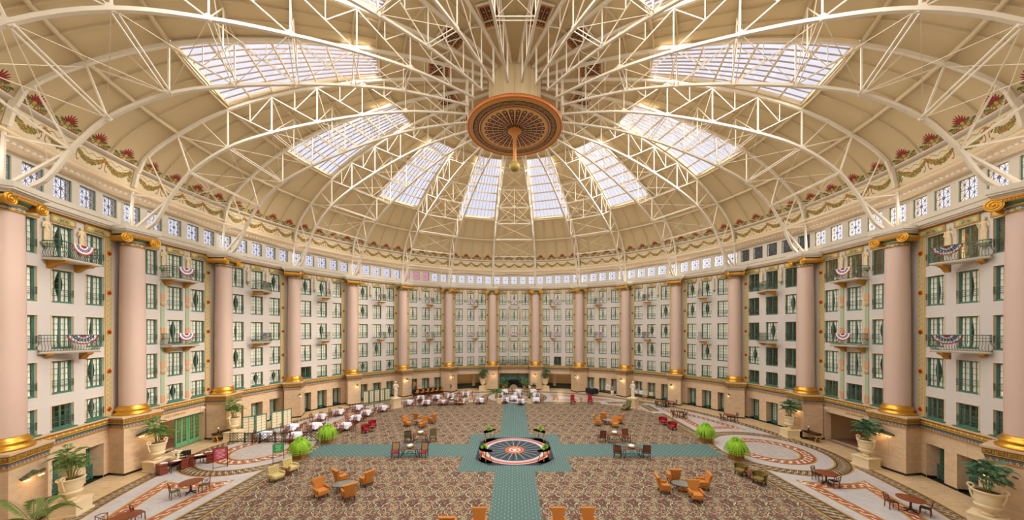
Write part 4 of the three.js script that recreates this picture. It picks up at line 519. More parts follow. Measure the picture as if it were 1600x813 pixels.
// ---------------------------------------------------------------- ground floor: doors, shops, lobby, fireplace
const textTex = (w, h, bg, draw) => tex(w, h, (x) => { x.fillStyle = bg; x.fillRect(0, 0, w, h); draw(x); }, { clamp: true });
const doorGeo = (() => {
  const w = 1.3, h = 2.55, f = new B(); f.box(w, 0.1, 0.12, 0, h - 0.05, 0); for (const s of [-1, 1]) f.box(0.08, h, 0.12, s * (w / 2 - 0.04), h / 2, 0);
  const leaf = (s) => { const b = new B(), a = w / 2 - 0.08, cx = s * a / 2; b.box(0.09, h - 0.1, 0.06, s * 0.05, (h - 0.1) / 2, 0).box(0.09, h - 0.1, 0.06, s * (a - 0.045), (h - 0.1) / 2, 0).box(a, 0.32, 0.06, cx, 0.16, 0).box(a, 0.12, 0.06, cx, h - 0.16, 0).box(0.025, h - 0.5, 0.04, cx, h / 2, 0); for (let k = 1; k < 6; k++) b.box(a, 0.025, 0.04, cx, 0.32 + (h - 0.54) * k / 6, 0); return b.geo(); };
  const pane = (s) => new THREE.PlaneGeometry(w / 2 - 0.24, h - 0.56).translate(s * (w / 4 - 0.04), h / 2 + 0.05, 0);
  return { frame: f.geo(), leaf: [leaf(-1), leaf(1)], pane: [pane(-1), pane(1)], knob: new B().ball(0.035, 0.05, 1.05, 0.06).geo() };
})();
function addDoor(phi, x, z, m, note) {
  const o = new THREE.Group(); o.name = `door_${++doorNo}`; placed(o, phi, x, 0, z); scene.add(o); mesh('frame', doorGeo.frame, m, o);
  for (const s of [0, 1]) { const l = mesh('leaf', doorGeo.leaf[s], m, o); mesh('pane', doorGeo.pane[s], mat.glass, l); } mesh('knob', doorGeo.knob, mat.gold, o);
  structure(o, note, 'door', note); return o;
}
const exitMat = M('#ffffff', 0.5, 0, { map: textTex(128, 64, '#e9dcd4', (x) => { x.fillStyle = '#c23a34'; x.font = 'bold 44px sans-serif'; x.textAlign = 'center'; x.fillText('EXIT', 64, 48); }) });
for (const phi of BAYS) {
  const kind = bayKind(phi); if (Math.abs(phi) > 112) { const c = structure(placed(mesh('wall', new B().box(8.2, 3.7, 0.1, 0, 1.85, -1.4).geo(), mat.cream), phi), 'plain cream back of the door recesses', 'wall', 'backs of the door recesses'); c.name = `wall_${++wallNo}`; continue; }
  const bb = new B(); const runs = kind === 'doors' ? [[-HALF + 0.4, -2.78], [-1.48, -0.65], [0.65, 1.48], [2.78, HALF - 0.4]] : [[-HALF + 0.4, -2.75], [2.75, HALF - 0.4]]; for (const [a, b] of runs) bb.box(b - a, 0.15, 0.03, (a + b) / 2, 0.075, 0.015);
  if (kind === 'doors') for (const x of WX) { bb.box(1.3, 0.012, 0.9, x, 0.006, -0.45); for (const s of [-1, 1]) bb.box(0.02, 0.15, 0.86, x + s * 0.64, 0.075, -0.46); }
  const bs = structure(placed(bb.mesh('baseboard', mat.marbleDark), phi), 'black marble skirting along the beige wall', 'baseboard', 'black skirtings'); bs.name = `baseboard_${phi + 120}`;
  if (kind === 'doors') {
    const c = structure(placed(mesh('wall', new B().box(9.3, 3.7, 0.1, 0, 1.85, -4.6).box(0.1, 3.7, 3.7, -4.3, 1.85, -2.8, 0, -0.13).box(0.1, 3.7, 3.7, 4.3, 1.85, -2.8, 0, 0.13).geo(), mat.cream), phi), 'cream walls of the rooms behind the doors', 'wall', 'backs of the rooms behind the doors'); c.name = `wall_${++wallNo}`;
    WX.forEach((x) => { const d = addDoor(phi, x, -0.84, mat.green, phi < 0 ? 'green glazed double door in a marble recess near the dining tables' : 'green glazed double door in a marble recess opposite the dining tables'); if (Math.abs(phi) <= 75 || phi < 0) for (const s of [-1, 1]) { const q = mesh('curtain', curtainGeo(1.2, 2.2, s, phi % 30 ? 1 : 0), mat.curtain, d); q.position.set(0, 0.3, -0.1); } });
    if (Math.abs(phi) === 105) WX.forEach((x) => { const t = thing('iron_gate', 'low green wrought-iron gate in a marble door recess', 'gate', bayPos(phi, x, 0, -0.6), -phi * DEG, 'low gates in the door recesses'), f = new B(), s = new B(); for (const k of [-1, 1]) f.box(0.04, 1.1, 0.04, k * 0.58, 0.55, 0); f.box(1.2, 0.04, 0.04, 0, 1.08, 0).box(1.2, 0.04, 0.04, 0, 0.08, 0); for (let i = 0; i < 4; i++) for (let j = 0; j < 3; j++) s.add(new THREE.TorusGeometry(0.13, 0.02, 5, 12), -0.43 + i * 0.287, 0.26 + j * 0.31, 0); f.mesh('frame', mat.green, t); s.mesh('scrollwork', mat.green, t); });
  } else {
    const dep = kind === 'fire' ? 1.6 : 6.4, g = new THREE.Group(), wm = kind === 'lobby' ? M('#c2a680', 0.9) : kind === 'shop' ? M('#c2a680', 0.9) : mat.black;
    if (kind !== 'fire') {
      new B().box(6.6, 0.1, dep, 0, 3.2, -0.6 - dep / 2).mesh('soffit', M('#cbb593', 0.9), g); for (const s of [-1, 1]) new B().box(0.12, 3.2, dep, s * 3.3, 1.6, -0.6 - dep / 2).mesh('side', wm, g); new B().box(6.6, 3.2, 0.12, 0, 1.6, -0.6 - dep).mesh('back', wm, g);
      placed(g, phi); scene.add(g); g.name = `wall_${++wallNo}`; structure(g, kind === 'lobby' ? 'brown walls of a deep lobby opening beside the fireplace' : 'walls of the room behind the wide shop opening', 'wall', kind + ' walls');
      const ca = mesh('room_carpet', new B().box(6.3, 0.012, dep - 0.5, 0, 0.006, -1.0 - (dep - 0.5) / 2).geo(), kind === 'lobby' ? M('#4c6a66', 0.95, 0, { map: T.teal }) : M('#8a6152', 0.95)); placed(ca, phi); ca.userData = { label: kind === 'lobby' ? 'teal carpet in a lobby opening beside the fireplace' : phi < 0 ? 'brown carpet inside the shop with green doors' : 'brown carpet inside the dark shop without doors', category: 'carpet' }; if (kind === 'lobby') ca.userData.group = 'lobby carpets';
    }
    { const lp = thing('ceiling_lamp', kind === 'lobby' ? 'round ceiling lamp inside a lobby opening' : kind === 'shop' ? 'round ceiling lamp inside a shop' : 'none', 'ceiling lamp', bayPos(phi, 0, 3.14, -3.6), -phi * DEG, kind + ' ceiling lamps'); if (kind === 'fire') scene.remove(lp); else { new B().cyl(0.3, 0.3, 0.05, 0, -0.03, 0, 20).mesh('ring', mat.goldPaint, lp); new B().ball(0.22, 0, -0.06, 0, 1, 0.5, 1, 8).mesh('bowl', bulbGlow, lp); const l = new THREE.PointLight(new THREE.Color(1, 0.78, 0.5), phi === 90 ? 0.8 : 7, 0, 2); l.shadow.radius = 8; l.castShadow = true; l.name = 'ceiling_lamp_glow'; l.position.copy(bayPos(phi, 0, 2.85, -3.6)); scene.add(l); } }
    if (kind === 'lobby') { const s = phi < 0 ? 1 : -1, p = thing('lobby_pillar', 'square beige pillar inside a lobby opening', 'pillar', bayPos(phi, s * 0.9, 0, -2.6), -phi * DEG, 'lobby pillars', 'thing'); new B().box(0.5, 2.9, 0.5, 0, 1.6, 0).mesh('shaft', mat.marble, p); new B().box(0.56, 0.16, 0.56, 0, 0.08, 0).mesh('plinth', mat.marbleDark, p); new B().box(0.62, 0.14, 0.62, 0, 3.06, 0).mesh('cap', mat.marble, p); }
    if (kind === 'shop') {
      const s = thing('wall_sign', phi < 0 ? 'gold lettering on the lintel over the green shop doors' : 'gold lettering on the lintel over the dark shop opening', 'sign', bayPos(phi, 0, 3.2, 0.012), -phi * DEG), txt = phi < 0 ? 'GOLF COMPANY' : 'APOTHECARY';
      mesh('lettering', new THREE.PlaneGeometry(2.4, 0.3), M('#ffffff', 0.6, 0, { transparent: true, map: tex(1024, 128, (x) => { x.clearRect(0, 0, 1024, 128); x.fillStyle = '#8a6426'; x.font = 'bold 96px serif'; x.textAlign = 'center'; x.fillText(txt, 512, 96); }, { clamp: true }) }), s);
      const e = thing('exit_sign', phi < 0 ? 'small white exit sign on the lintel over the green shop doors' : 'small white exit sign on the lintel over the dark shop opening', 'exit sign', bayPos(phi, phi < 0 ? 2.6 : -2.6, 3.2, 0.05), -phi * DEG); new B().rbox(0.46, 0.22, 0.09, 0.015).mesh('box', mat.white, e); const q = mesh('face', new THREE.PlaneGeometry(0.42, 0.19), exitMat, e); q.position.z = 0.047;
      if (phi < 0) for (const [x, turn] of [[-2.3, 0.5], [1.05, 0], [2.25, 0]]) { const o = addDoor(phi, x, -0.5, mat.greenLight, 'bright green glazed folding door of the shop'); o.scale.set(0.9, 1.1, 1); o.rotation.y += turn; }
      else new B();
    } else if (kind === 'fire') {
      const sh = new THREE.Shape(); sh.moveTo(-2.75, 0); sh.lineTo(2.75, 0); sh.lineTo(2.75, 2.85); sh.lineTo(-2.75, 2.85); const ho = new THREE.Path(); ho.moveTo(-1.5, 0.02); ho.lineTo(-1.5, 0.75); ho.bezierCurveTo(-1.4, 1.5, -0.7, 1.6, 0, 1.6); ho.bezierCurveTo(0.7, 1.6, 1.4, 1.5, 1.5, 0.75); ho.lineTo(1.5, 0.02); sh.holes.push(ho);
      const t = thing('fireplace', 'big fireplace with green mosaic tile surround and black arched mouth', 'fireplace', bayPos(0, 0, 0, -0.4)), g = new THREE.ExtrudeGeometry(sh, { depth: 0.2, bevelEnabled: false, curveSegments: 16 });
      mesh('tiled_surround', g, M('#ffffff', 0.4, 0, { map: tex(512, 256, (x, w, h) => { const R = rng(301); x.fillStyle = '#2f4636'; x.fillRect(0, 0, w, h); for (let i = 0; i < 1500; i++) { const px = R() * w, py = R() * h; x.fillStyle = py < 60 ? ['#3d4a2c', '#5d5a30', '#2b3a33'][i % 3] : ['#41705a', '#6d8f8a', '#274a3c', '#7d8c5c', '#3a5a6a', '#1e3328'][i % 6]; x.beginPath(); x.ellipse(px, py, 4 + R() * 14, 2 + R() * 6, R() * 3, 0, TAU); x.fill(); } }, { rx: 1 / 5.5, ry: 1 / 2.85 }) }), t);
      const fb = new B().box(3.2, 1.8, 0.1, 0, 0.9, -0.9).box(0.1, 1.8, 0.9, -1.55, 0.9, -0.45).box(0.1, 1.8, 0.9, 1.55, 0.9, -0.45).box(3.2, 0.1, 0.9, 0, 1.75, -0.45); fb.mesh('firebox', mat.black, t);
      const sc = thing('fire_screen', 'pale fan-shaped screen standing before the fireplace', 'fire screen', bayPos(0, -0.1, 0, 0.1)), fs = new THREE.Shape(); fs.absarc(0, 0, 0.75, 0, Math.PI); mesh('fan', new THREE.ExtrudeGeometry(fs, { depth: 0.04, bevelEnabled: false, curveSegments: 20 }), M('#a79b86', 0.7), sc); const rb = new B(); for (let i = 0; i < 9; i++) { const a = (i + 0.5) / 9 * Math.PI; rb.bar(V(0, 0.02, 0.06), V(Math.cos(a) * 0.73, Math.sin(a) * 0.73, 0.06), 0.02); } rb.mesh('ribs', mat.goldPaint, sc);
      const br = thing('balcony_railing', 'long green iron railing along the belt course over the fireplace', 'railing', bayPos(0, 0, 4.42, 0.22)), b = new B(); b.box(5.6, 0.05, 0.05, 0, 0.95, 0).box(5.6, 0.04, 0.04, 0, 0.05, 0).box(5.6, 0.03, 0.03, 0, 0.5, 0); for (let i = 0; i <= 40; i++) b.box(0.025, 0.95, 0.025, -2.78 + i * 0.139, 0.48, 0); b.mesh('bars', mat.iron, br);
    }
  }
}
// wall lamps on the pedestals
const makeSconce = kindOf(() => {
  const t = thing('wall_lamp', 'green leafy wall lamp with glowing bulbs on a column pedestal', 'wall lamp', null, 0, 'leafy lamps on the pedestals'), R = rng(71), l = new B();
  for (let i = 0; i < 26; i++) { const x = -0.66 + 1.32 * R(); l.ball(0.1, x, 0.02 + 0.12 * R() - 0.16 * x * x, 0.1 + 0.14 * R(), 0.9 + R() * 0.5, 0.45 + R() * 0.4, 0.7, 5); } l.ball(0.12, 0, 0.14, 0.16, 1, 1.2, 0.8, 6); l.mesh('foliage', M('#4b5a44', 0.7), t);
  new B().bar(V(0, -0.1, 0), V(0, 0.1, 0.05), 0.2, 0.04).tube([[-0.55, 0.0, 0.12], [0, -0.04, 0.16], [0.55, 0.0, 0.12]], 0.025, 10, 5).mesh('bracket', mat.ironDark, t);
  for (const x of [-0.5, -0.3, 0.3, 0.5]) { const c = new B().lathe([[0.03, 0], [0.05, -0.04], [0.065, -0.1]], 8, x, -0.02, 0.2).mesh('socket', mat.goldPaint, t); new B().ball(0.06, x, -0.15, 0.2, 1, 1.2, 1, 6).mesh('bulb', bulbGlow, c); }
  return t;
});
for (let k = -8; k < 8; k++) { const phi = 7.5 + 15 * k; if (Math.abs(phi) > 113) continue; const p = P(29.575, phi, 2.85); makeSconce(p, -phi * DEG); for (const x of [0]) { const l = new THREE.PointLight(new THREE.Color(1, 0.6, 0.28), 0.8, 0, 2); l.shadow.radius = 12; l.name = 'wall_lamp_glow'; const q = P(29.2, phi, 2.62); l.position.set(q.x + x * Math.cos(phi * DEG), q.y, q.z + x * Math.sin(phi * DEG)); l.castShadow = true; scene.add(l); } }

// ---------------------------------------------------------------- plants
function frond(len, up, droop, nl, ll, lw, seed, taper = 1) {       // a feather leaf along +x, arching; returns [spine, leaflets]
  const R = rng(seed), pts = []; for (let i = 0; i <= 8; i++) { const t = i / 8; pts.push(V(Math.cos(up) * len * t + 0.15 * len * t * t * droop, Math.sin(up) * len * t - droop * len * t * t * t * 0.75, 0)); }
  const c = new THREE.CatmullRomCurve3(pts), sp = new THREE.TubeGeometry(c, 8, 0.008 + len * 0.004, 4), pos = [];
  for (let i = 1; i <= nl; i++) for (const s of [-1, 1]) { const t = 0.16 + 0.84 * i / nl, p = c.getPoint(Math.min(1, t)), d = c.getTangent(Math.min(1, t)), L = ll * Math.sin(Math.PI * Math.min(0.98, 0.12 + t * 0.86)) * (0.8 + 0.4 * R()) * taper, dir = V(d.x * 0.75, d.y * 0.75 - 0.12, s * 0.85).normalize(), m = p.clone().addScaledVector(dir, L * 0.45), e = p.clone().addScaledVector(dir, L).add(V(0, -L * 0.22, 0)), w = d.clone().multiplyScalar(lw); const a = m.clone().add(w), b = m.clone().sub(w); pos.push(p, a, e, p, e, b); }
  const g = new THREE.BufferGeometry(); g.setAttribute('position', new THREE.Float32BufferAttribute(pos.flatMap(q => [q.x, q.y, q.z]), 3)); g.computeVertexNormals(); return [finish(sp), finish(g)];
}
function palmParts(parent, n, len, up0, up1, droop, nl, ll, lw, seed, leafMat, stemMat, y0) {
  const R = rng(seed), s = new B(), l = new B(); for (let i = 0; i < n; i++) { const k = R(), [a, b] = frond(len * (0.7 + 0.4 * R()), up0 + (up1 - up0) * k, droop * (0.6 + 0.8 * R()) * (1.25 - 0.6 * k), nl, ll, lw, seed + i), th = i * 2.399 + R() * 0.4; s.add(a, 0, y0, 0, 0, th, 0); l.add(b, 0, y0, 0, 0, th, 0); }
  s.mesh('stems', stemMat, parent); l.mesh('fronds', leafMat, parent);
}
function arecaParts(parent, n, ll, lw, seed, leafMat) {      // slim stems, each with a spray of arching fronds at its top
  const R = rng(seed), s = new B(), l = new B();
  for (let i = 0; i < n; i++) { const a = i * 2.399, h = 0.5 + 1.15 * R(), lean = 0.12 + 0.3 * R(), tip = V(Math.cos(a) * lean, h, Math.sin(a) * lean); s.tube([[Math.cos(a) * 0.1, 0, Math.sin(a) * 0.1], [tip.x * 0.6, h * 0.5, tip.z * 0.6], tip], 0.018, 6, 5); for (let k = 0; k < 5; k++) { const [q, f] = frond(0.6 + 0.35 * R(), 0.25 + 1.1 * R(), 0.55 + 0.4 * R(), 11, ll, lw, seed + i * 9 + k), th = a + (k - 2) * 1.2 + R(); s.add(q, tip.x, tip.y, tip.z, 0, -th, 0); l.add(f, tip.x, tip.y, tip.z, 0, -th, 0); } }
  s.mesh('stems', mat.stem, parent); l.mesh('fronds', leafMat, parent);
}
function fernParts(parent, n, seed) {
  const R = rng(seed), s = new B(), l = new B();
  for (let i = 0; i < n; i++) {
    const rf = 0.3 + 0.72 * Math.sqrt(R()), hf = 1.62 * (1 - 0.5 * rf) * (0.85 + 0.3 * R()), pts = []; for (let k = 0; k <= 8; k++) { const t = k / 8; pts.push(V(rf * Math.pow(t, 0.85), hf * (3.2 * t - 3.4 * t * t), 0)); }
    const c = new THREE.CatmullRomCurve3(pts), pos = []; for (let k = 1; k <= 15; k++) for (const d of [-1, 1]) { const t = 0.1 + 0.9 * k / 15, p = c.getPoint(t), q = c.getTangent(t), L = 0.13 * Math.sin(Math.PI * Math.min(0.96, 0.15 + t * 0.8)), e = p.clone().add(V(q.x * L * 0.4, q.y * L * 0.4 - L * 0.3, d * L)), w = q.clone().multiplyScalar(0.036); pos.push(p.clone().sub(w), p.clone().add(w), e); }
    const g = new THREE.BufferGeometry(); g.setAttribute('position', new THREE.Float32BufferAttribute(pos.flatMap(q => [q.x, q.y, q.z]), 3)); g.computeVertexNormals(); const th = i * 2.399 + R() * 0.3; l.add(finish(g), 0, 0, 0, 0, th, 0); s.add(new THREE.TubeGeometry(c, 6, 0.007, 3), 0, 0, 0, 0, th, 0);
  }
  s.mesh('stems', mat.leafBright, parent); l.mesh('fronds', mat.leafBright, parent);
}
const urnGeo = (() => ({
  body: new B().lathe([[0.22, 0], [0.34, 0.02], [0.3, 0.1], [0.2, 0.16], [0.22, 0.22], [0.42, 0.32], [0.56, 0.46], [0.58, 0.56], [0.5, 0.6], [0.5, 0.66], [0.56, 0.72], [0.57, 1.05], [0.62, 1.22], [0.7, 1.28], [0.7, 1.34], [0.58, 1.34], [0.54, 1.22]], 28).geo(),
  handle: (s) => { const p = []; for (let i = 0; i <= 20; i++) { const t = i / 20; p.push(t < 0.55 ? V(s * (0.55 + 0.16 * Math.sin(t * 3)), 0.7 + t * 1.25, 0) : V(s * (0.66 + 0.14 * Math.cos((t - 0.55) * 12)), 1.42 + 0.12 * Math.sin((t - 0.55) * 12), 0)); } return new THREE.TubeGeometry(new THREE.CatmullRomCurve3(p), 26, 0.06, 6); },
  base: new B().box(1.25, 0.12, 1.25, 0, 0.06, 0).box(1.12, 0.6, 1.12, 0, 0.42, 0).box(1.2, 0.1, 1.2, 0, 0.77, 0).geo(),
}))();
const makeUrn = kindOf(() => { const t = thing('stone_urn', 'cream stone urn with scrolled handles on a square block beside a column pedestal', 'urn', null, 0, 'big urns along the wall'); mesh('base', urnGeo.base, mat.stone, t); const b = mesh('bowl', urnGeo.body, mat.stone, t); b.position.y = 0.82; b.scale.set(0.8, 1, 0.8); for (const s of [-1, 1]) { const q = mesh('handle', urnGeo.handle(s), mat.stone, t); q.position.y = 0.82; q.scale.set(0.82, 1, 0.9); } new B().cyl(0.42, 0.42, 0.06, 0, 2.06, 0, 20).mesh('soil', mat.soil, t); return t; });
const makePalm = [mat.leafGreen, mat.leafDark].map((m, k) => kindOf(() => { const t = thing('potted_palm', k ? 'dark green leafy palm growing in a stone urn' : 'light green feathery palm growing in a stone urn', 'palm', null, 0, k ? 'dark palms in urns' : 'light palms in urns'); arecaParts(t, k ? 9 : 11, k ? 0.34 : 0.3, k ? 0.04 : 0.022, 500 + k * 50, m); return t; }));
for (const [phi, r, k, note] of [[-110.9, 28.45, 0, 'beside the long-fronded feather palm'], [-98.3, 28.45, 0, 'behind the reception desk'], [-83.9, 28.55, 0, 'at the end of the metal fence'], [82.6, 28.6, 1, 'beside the black basket'], [97.0, 28.55, 1, 'at the jamb of the dark shop opening'], [114.2, 28.5, 1, 'past the iron gates beyond the dark shop'], [-11.1, 29.6, 1], [11.1, 29.6, 1]]) { const far = Math.abs(phi) < 20, u = makeUrn(P(r, phi), -phi * DEG, far ? 'cream stone urn on a square block between the fireplace and a lobby opening' : 'cream stone urn on a square block ' + note, far ? 'urns flanking the fireplace' : 'big urns along the wall'); makePalm[k](P(r, phi, 2.09), -phi * DEG, (k ? 'dark green palm in the stone urn ' : 'light green feathery palm in the stone urn ') + (far ? 'between the fireplace and a lobby opening' : note), far ? 'palms flanking the fireplace' : 'palms in urns'); }
const makeFern = kindOf(() => { const t = thing('fern', 'big bright lime-green fern spilling over a wicker planter', 'fern', null, 0, 'ferns at the carpet edge'); fernParts(t, 230, 900); return t; });
const makePlanter = kindOf(() => { const t = thing('wicker_planter', 'square pale wicker planter holding a big fern', 'planter', null, 0, 'planters at the carpet edge'); new B().box(0.8, 0.72, 0.8, 0, 0.36, 0).mesh('basket', mat.wicker, t); new B().box(0.88, 0.08, 0.88, 0, 0.72, 0).mesh('rim', mat.wicker, t); new B().box(0.84, 0.06, 0.84, 0, 0.03, 0).mesh('foot', mat.wicker, t); return t; });
for (const [u, v] of [[468.7, 716], [511, 692], [1102.6, 690], [1150.8, 717]]) { const p = at(u, v); makePlanter(p, 0); makeFern(p.clone().setY(0.74), u); }
{ const p = P(27.9, -117.5), t = thing('feather_palm', 'large palm with long drooping fronds near the beige marble walk', 'palm', p); palmParts(t, 7, 2.9, 0.8, 1.15, 0.85, 40, 0.42, 0.008, 1400, mat.leafPale, mat.stem, 1.0); new B().lathe([[0.1, 1.1], [0.13, 0.5], [0.16, 0.4]], 8).mesh('trunk', mat.stem, t); new B().lathe([[0.0, 0], [0.34, 0], [0.42, 0.45], [0.46, 0.5], [0.38, 0.5], [0.34, 0.42], [0, 0.42]], 18).mesh('pot', mat.stone, t); }
{ const t = thing('feather_palm', 'palm with arching fronds standing on a stone block near the white-clothed tables', 'palm', at(776, 628).setY(0.7)); palmParts(t, 12, 1.9, 0.5, 1.25, 0.9, 20, 0.5, 0.03, 1500, mat.leafGreen, mat.stem, 0.5); new B().lathe([[0, 0], [0.22, 0], [0.28, 0.5], [0.22, 0.5], [0, 0.45]], 14).mesh('pot', mat.terracotta, t); }
for (const s of [-1, 1]) { const t = thing('feather_palm', 'palm with arching fronds at the side of the fireplace mouth', 'palm', bayPos(0, s * 2.0, 0, 0.3), 0, 'palms beside the fireplace'); palmParts(t, 11, 1.9, 0.45, 1.2, 0.9, 18, 0.5, 0.03, 1600 + s, mat.leafGreen, mat.stem, 0.5); new B().lathe([[0, 0], [0.26, 0], [0.32, 0.5], [0.26, 0.5], [0, 0.45]], 14).mesh('pot', mat.terracotta, t); }
for (const [u, n] of [[780.4, 'below the arching palm'], [827.5, 'below the white orchid']]) { const t = thing('stone_block', 'square stone block at the end of the teal runner ' + n, 'stone block', at(u, 630)); new B().box(0.62, 0.56, 0.62, 0, 0.34, 0).mesh('body', mat.stone, t); new B().box(0.7, 0.08, 0.7, 0, 0.66, 0).box(0.7, 0.08, 0.7, 0, 0.04, 0).mesh('moulding', mat.stone, t); }
{ const t = thing('orchid', 'tall white orchid in a green pot on a stone block by the teal runner', 'orchid', at(827.5, 630).setY(0.7)); palmParts(t, 9, 0.9, 0.9, 1.4, 0.5, 4, 0.5, 0.06, 1700, mat.leafGreen, mat.stem, 0.2); new B().lathe([[0, 0], [0.18, 0], [0.22, 0.3], [0.17, 0.3], [0, 0.26]], 12).mesh('pot', mat.greenPaint, t); const f = new B(), R = rng(9); for (let i = 0; i < 16; i++) f.ball(0.09, (R() - 0.5) * 0.4, 1.5 + R() * 0.4, (R() - 0.5) * 0.4, 1, 0.6, 1, 5); f.mesh('blossoms', mat.plantWhite, t); new B().tube([[0, 0.2, 0], [0.05, 0.9, 0], [0, 1.6, 0]], 0.015).mesh('stalk', mat.stem, t); }
// standing statues at the corners of the carpet
for (const s of [-1, 1]) {
  const p = V(s * 16.9, 0, -16.3), l = thing('statue_plinth', s < 0 ? 'square cream plinth under the statue beside the folding screens' : 'square cream plinth under the statue beside the paintings', 'plinth', p, s * -0.78); new B().box(1.3, 0.14, 1.3, 0, 0.07, 0).mesh('foot', mat.stone, l); new B().box(1.12, 1.1, 1.12, 0, 0.69, 0).mesh('body', mat.stone, l); new B().box(1.26, 0.12, 1.26, 0, 1.3, 0).mesh('cap', mat.stone, l);
  const t = thing('statue', s < 0 ? 'pale marble draped statue beside the folding screens' : 'pale marble draped statue beside the paintings', 'statue', p.clone().setY(1.36), s * -0.78); const f = mesh('figure', statueGeo[s < 0 ? 0 : 1], M('#e9dcc8', 0.6), t); f.scale.setScalar(1.22); f.position.y = 0.06; new B().cyl(0.36, 0.4, 0.12, 0, 0.06, 0, 16).mesh('base', M('#e2d3bb', 0.6), t);
}

// ---------------------------------------------------------------- furniture
const faceTo = (p, q) => Math.atan2(q.x - p.x, q.z - p.z);
const legs = (t, m, w, d, h, r = 0.025, lean = 0) => { for (const sx of [-1, 1]) for (const sz of [-1, 1]) new B().bar(V(sx * (w / 2 + lean), 0.008, sz * (d / 2 + lean)), V(sx * w / 2, h, sz * d / 2), r * 2).mesh('leg', m, t); };
const sheet = (pts, depth, bev = 0.03) => { const s = new THREE.Shape(); s.moveTo(pts[0][0], pts[0][1]); for (const p of pts.slice(1)) p.length > 2 ? s.bezierCurveTo(...p) : s.lineTo(p[0], p[1]); const g = new THREE.ExtrudeGeometry(s, { depth, bevelEnabled: true, bevelSize: bev, bevelThickness: bev, bevelSegments: 2, curveSegments: 8 }); g.translate(0, 0, -depth / 2); return g; };
// all chairs look towards their own +z
const flareBack = sheet([[-0.26, 0], [0.26, 0], [0.24, 0.25, 0.24, 0.4, 0.42, 0.74], [0.3, 0.69, 0.2, 0.72, 0, 0.72], [-0.2, 0.72, -0.3, 0.69, -0.42, 0.74], [-0.24, 0.4, -0.24, 0.25, -0.26, 0]], 0.1, 0.035);
function wingChair(m, label, group) {
  return kindOf(() => { const t = thing('armchair', label, 'armchair', null, 0, group);
    new B().rbox(0.66, 0.22, 0.72, 0.07, 0, 0.34, 0.04).rbox(0.6, 0.12, 0.62, 0.05, 0, 0.47, 0.08).mesh('seat', m, t); new B().add(flareBack, 0, 0.42, -0.3, -0.22).mesh('backrest', m, t);
    for (const s of [-1, 1]) new B().rbox(0.1, 0.24, 0.5, 0.04, s * 0.35, 0.5, -0.04).cyl(0.07, 0.07, 0.5, s * 0.36, 0.63, -0.02, 10, Math.PI / 2).ball(0.075, s * 0.36, 0.62, 0.23).mesh('arm', m, t); legs(t, mat.woodDark, 0.5, 0.52, 0.25, 0.025, 0.04); return t; });
}
const orangeChair = wingChair(mat.orange, 'orange flared-back armchair drawn up to an oval glass table', 'orange armchairs round the glass tables');
const ovalTable = kindOf(() => { const t = thing('glass_table', 'oval glass-topped low table among four orange armchairs', 'table', null, 0, 'oval glass tables'); new B().add(new THREE.CylinderGeometry(0.62, 0.62, 0.03, 32), 0, 0.5, 0, 0, 0, 0, 1.25, 1, 0.8).mesh('glass_top', MP('#cfd8d0', 0.05, { transmission: 0.75, thickness: 0, ior: 1.5, side: THREE.DoubleSide }), t); mesh('rim', new THREE.TorusGeometry(0.62, 0.022, 6, 36).rotateX(Math.PI / 2).scale(1.25, 1, 0.8).translate(0, 0.5, 0), mat.woodRed, t); new B().box(0.5, 0.06, 0.36, 0, 0.1, 0).cyl(0.05, 0.09, 0.34, 0, 0.28, 0).cyl(0.2, 0.12, 0.04, 0, 0.46, 0).mesh('pedestal', mat.orange, t); legs(t, mat.woodRed, 0.7, 0.46, 0.48, 0.02, 0.05); return t; });
for (const [cx, cz, rot] of [[-11.65, 7.45, 0.25], [11.5, 7.45, -0.25], [-11.0, -7.9, 0.1], [11.0, -8.0, -0.1]]) { const c = V(cx, 0.012, cz); ovalTable(c, rot); for (const a of [0.35, 2.0, 3.45, 5.15]) { const p = c.clone().add(V(Math.sin(a + rot) * 1.45, 0, Math.cos(a + rot) * 1.25)); orangeChair(p, faceTo(p, c)); } }
{ const p = wingChair(mat.orange, 'orange flared-back armchair beside a small round table at the teal runner', 'orange armchairs beside round tables'), tb = kindOf(() => { const t = thing('side_table', 'small round carved wooden table between two orange armchairs', 'table', null, 0, 'round tables between orange armchairs'); new B().cyl(0.34, 0.34, 0.04, 0, 0.62, 0, 24).mesh('top', mat.woodDark, t); new B().lathe([[0.3, 0.6], [0.24, 0.5], [0.08, 0.42], [0.06, 0.2], [0.22, 0.05], [0.24, 0], [0, 0]], 16).mesh('pedestal', mat.woodDark, t); return t; }); for (const [x, a] of [[-3.62, Math.PI], [-1.98, Math.PI], [2.36, Math.PI], [4.0, Math.PI]]) p(V(x, 0.012, 12.0), a); tb(V(-2.8, 0.012, 12.35)); tb(V(3.18, 0.012, 12.35)); }
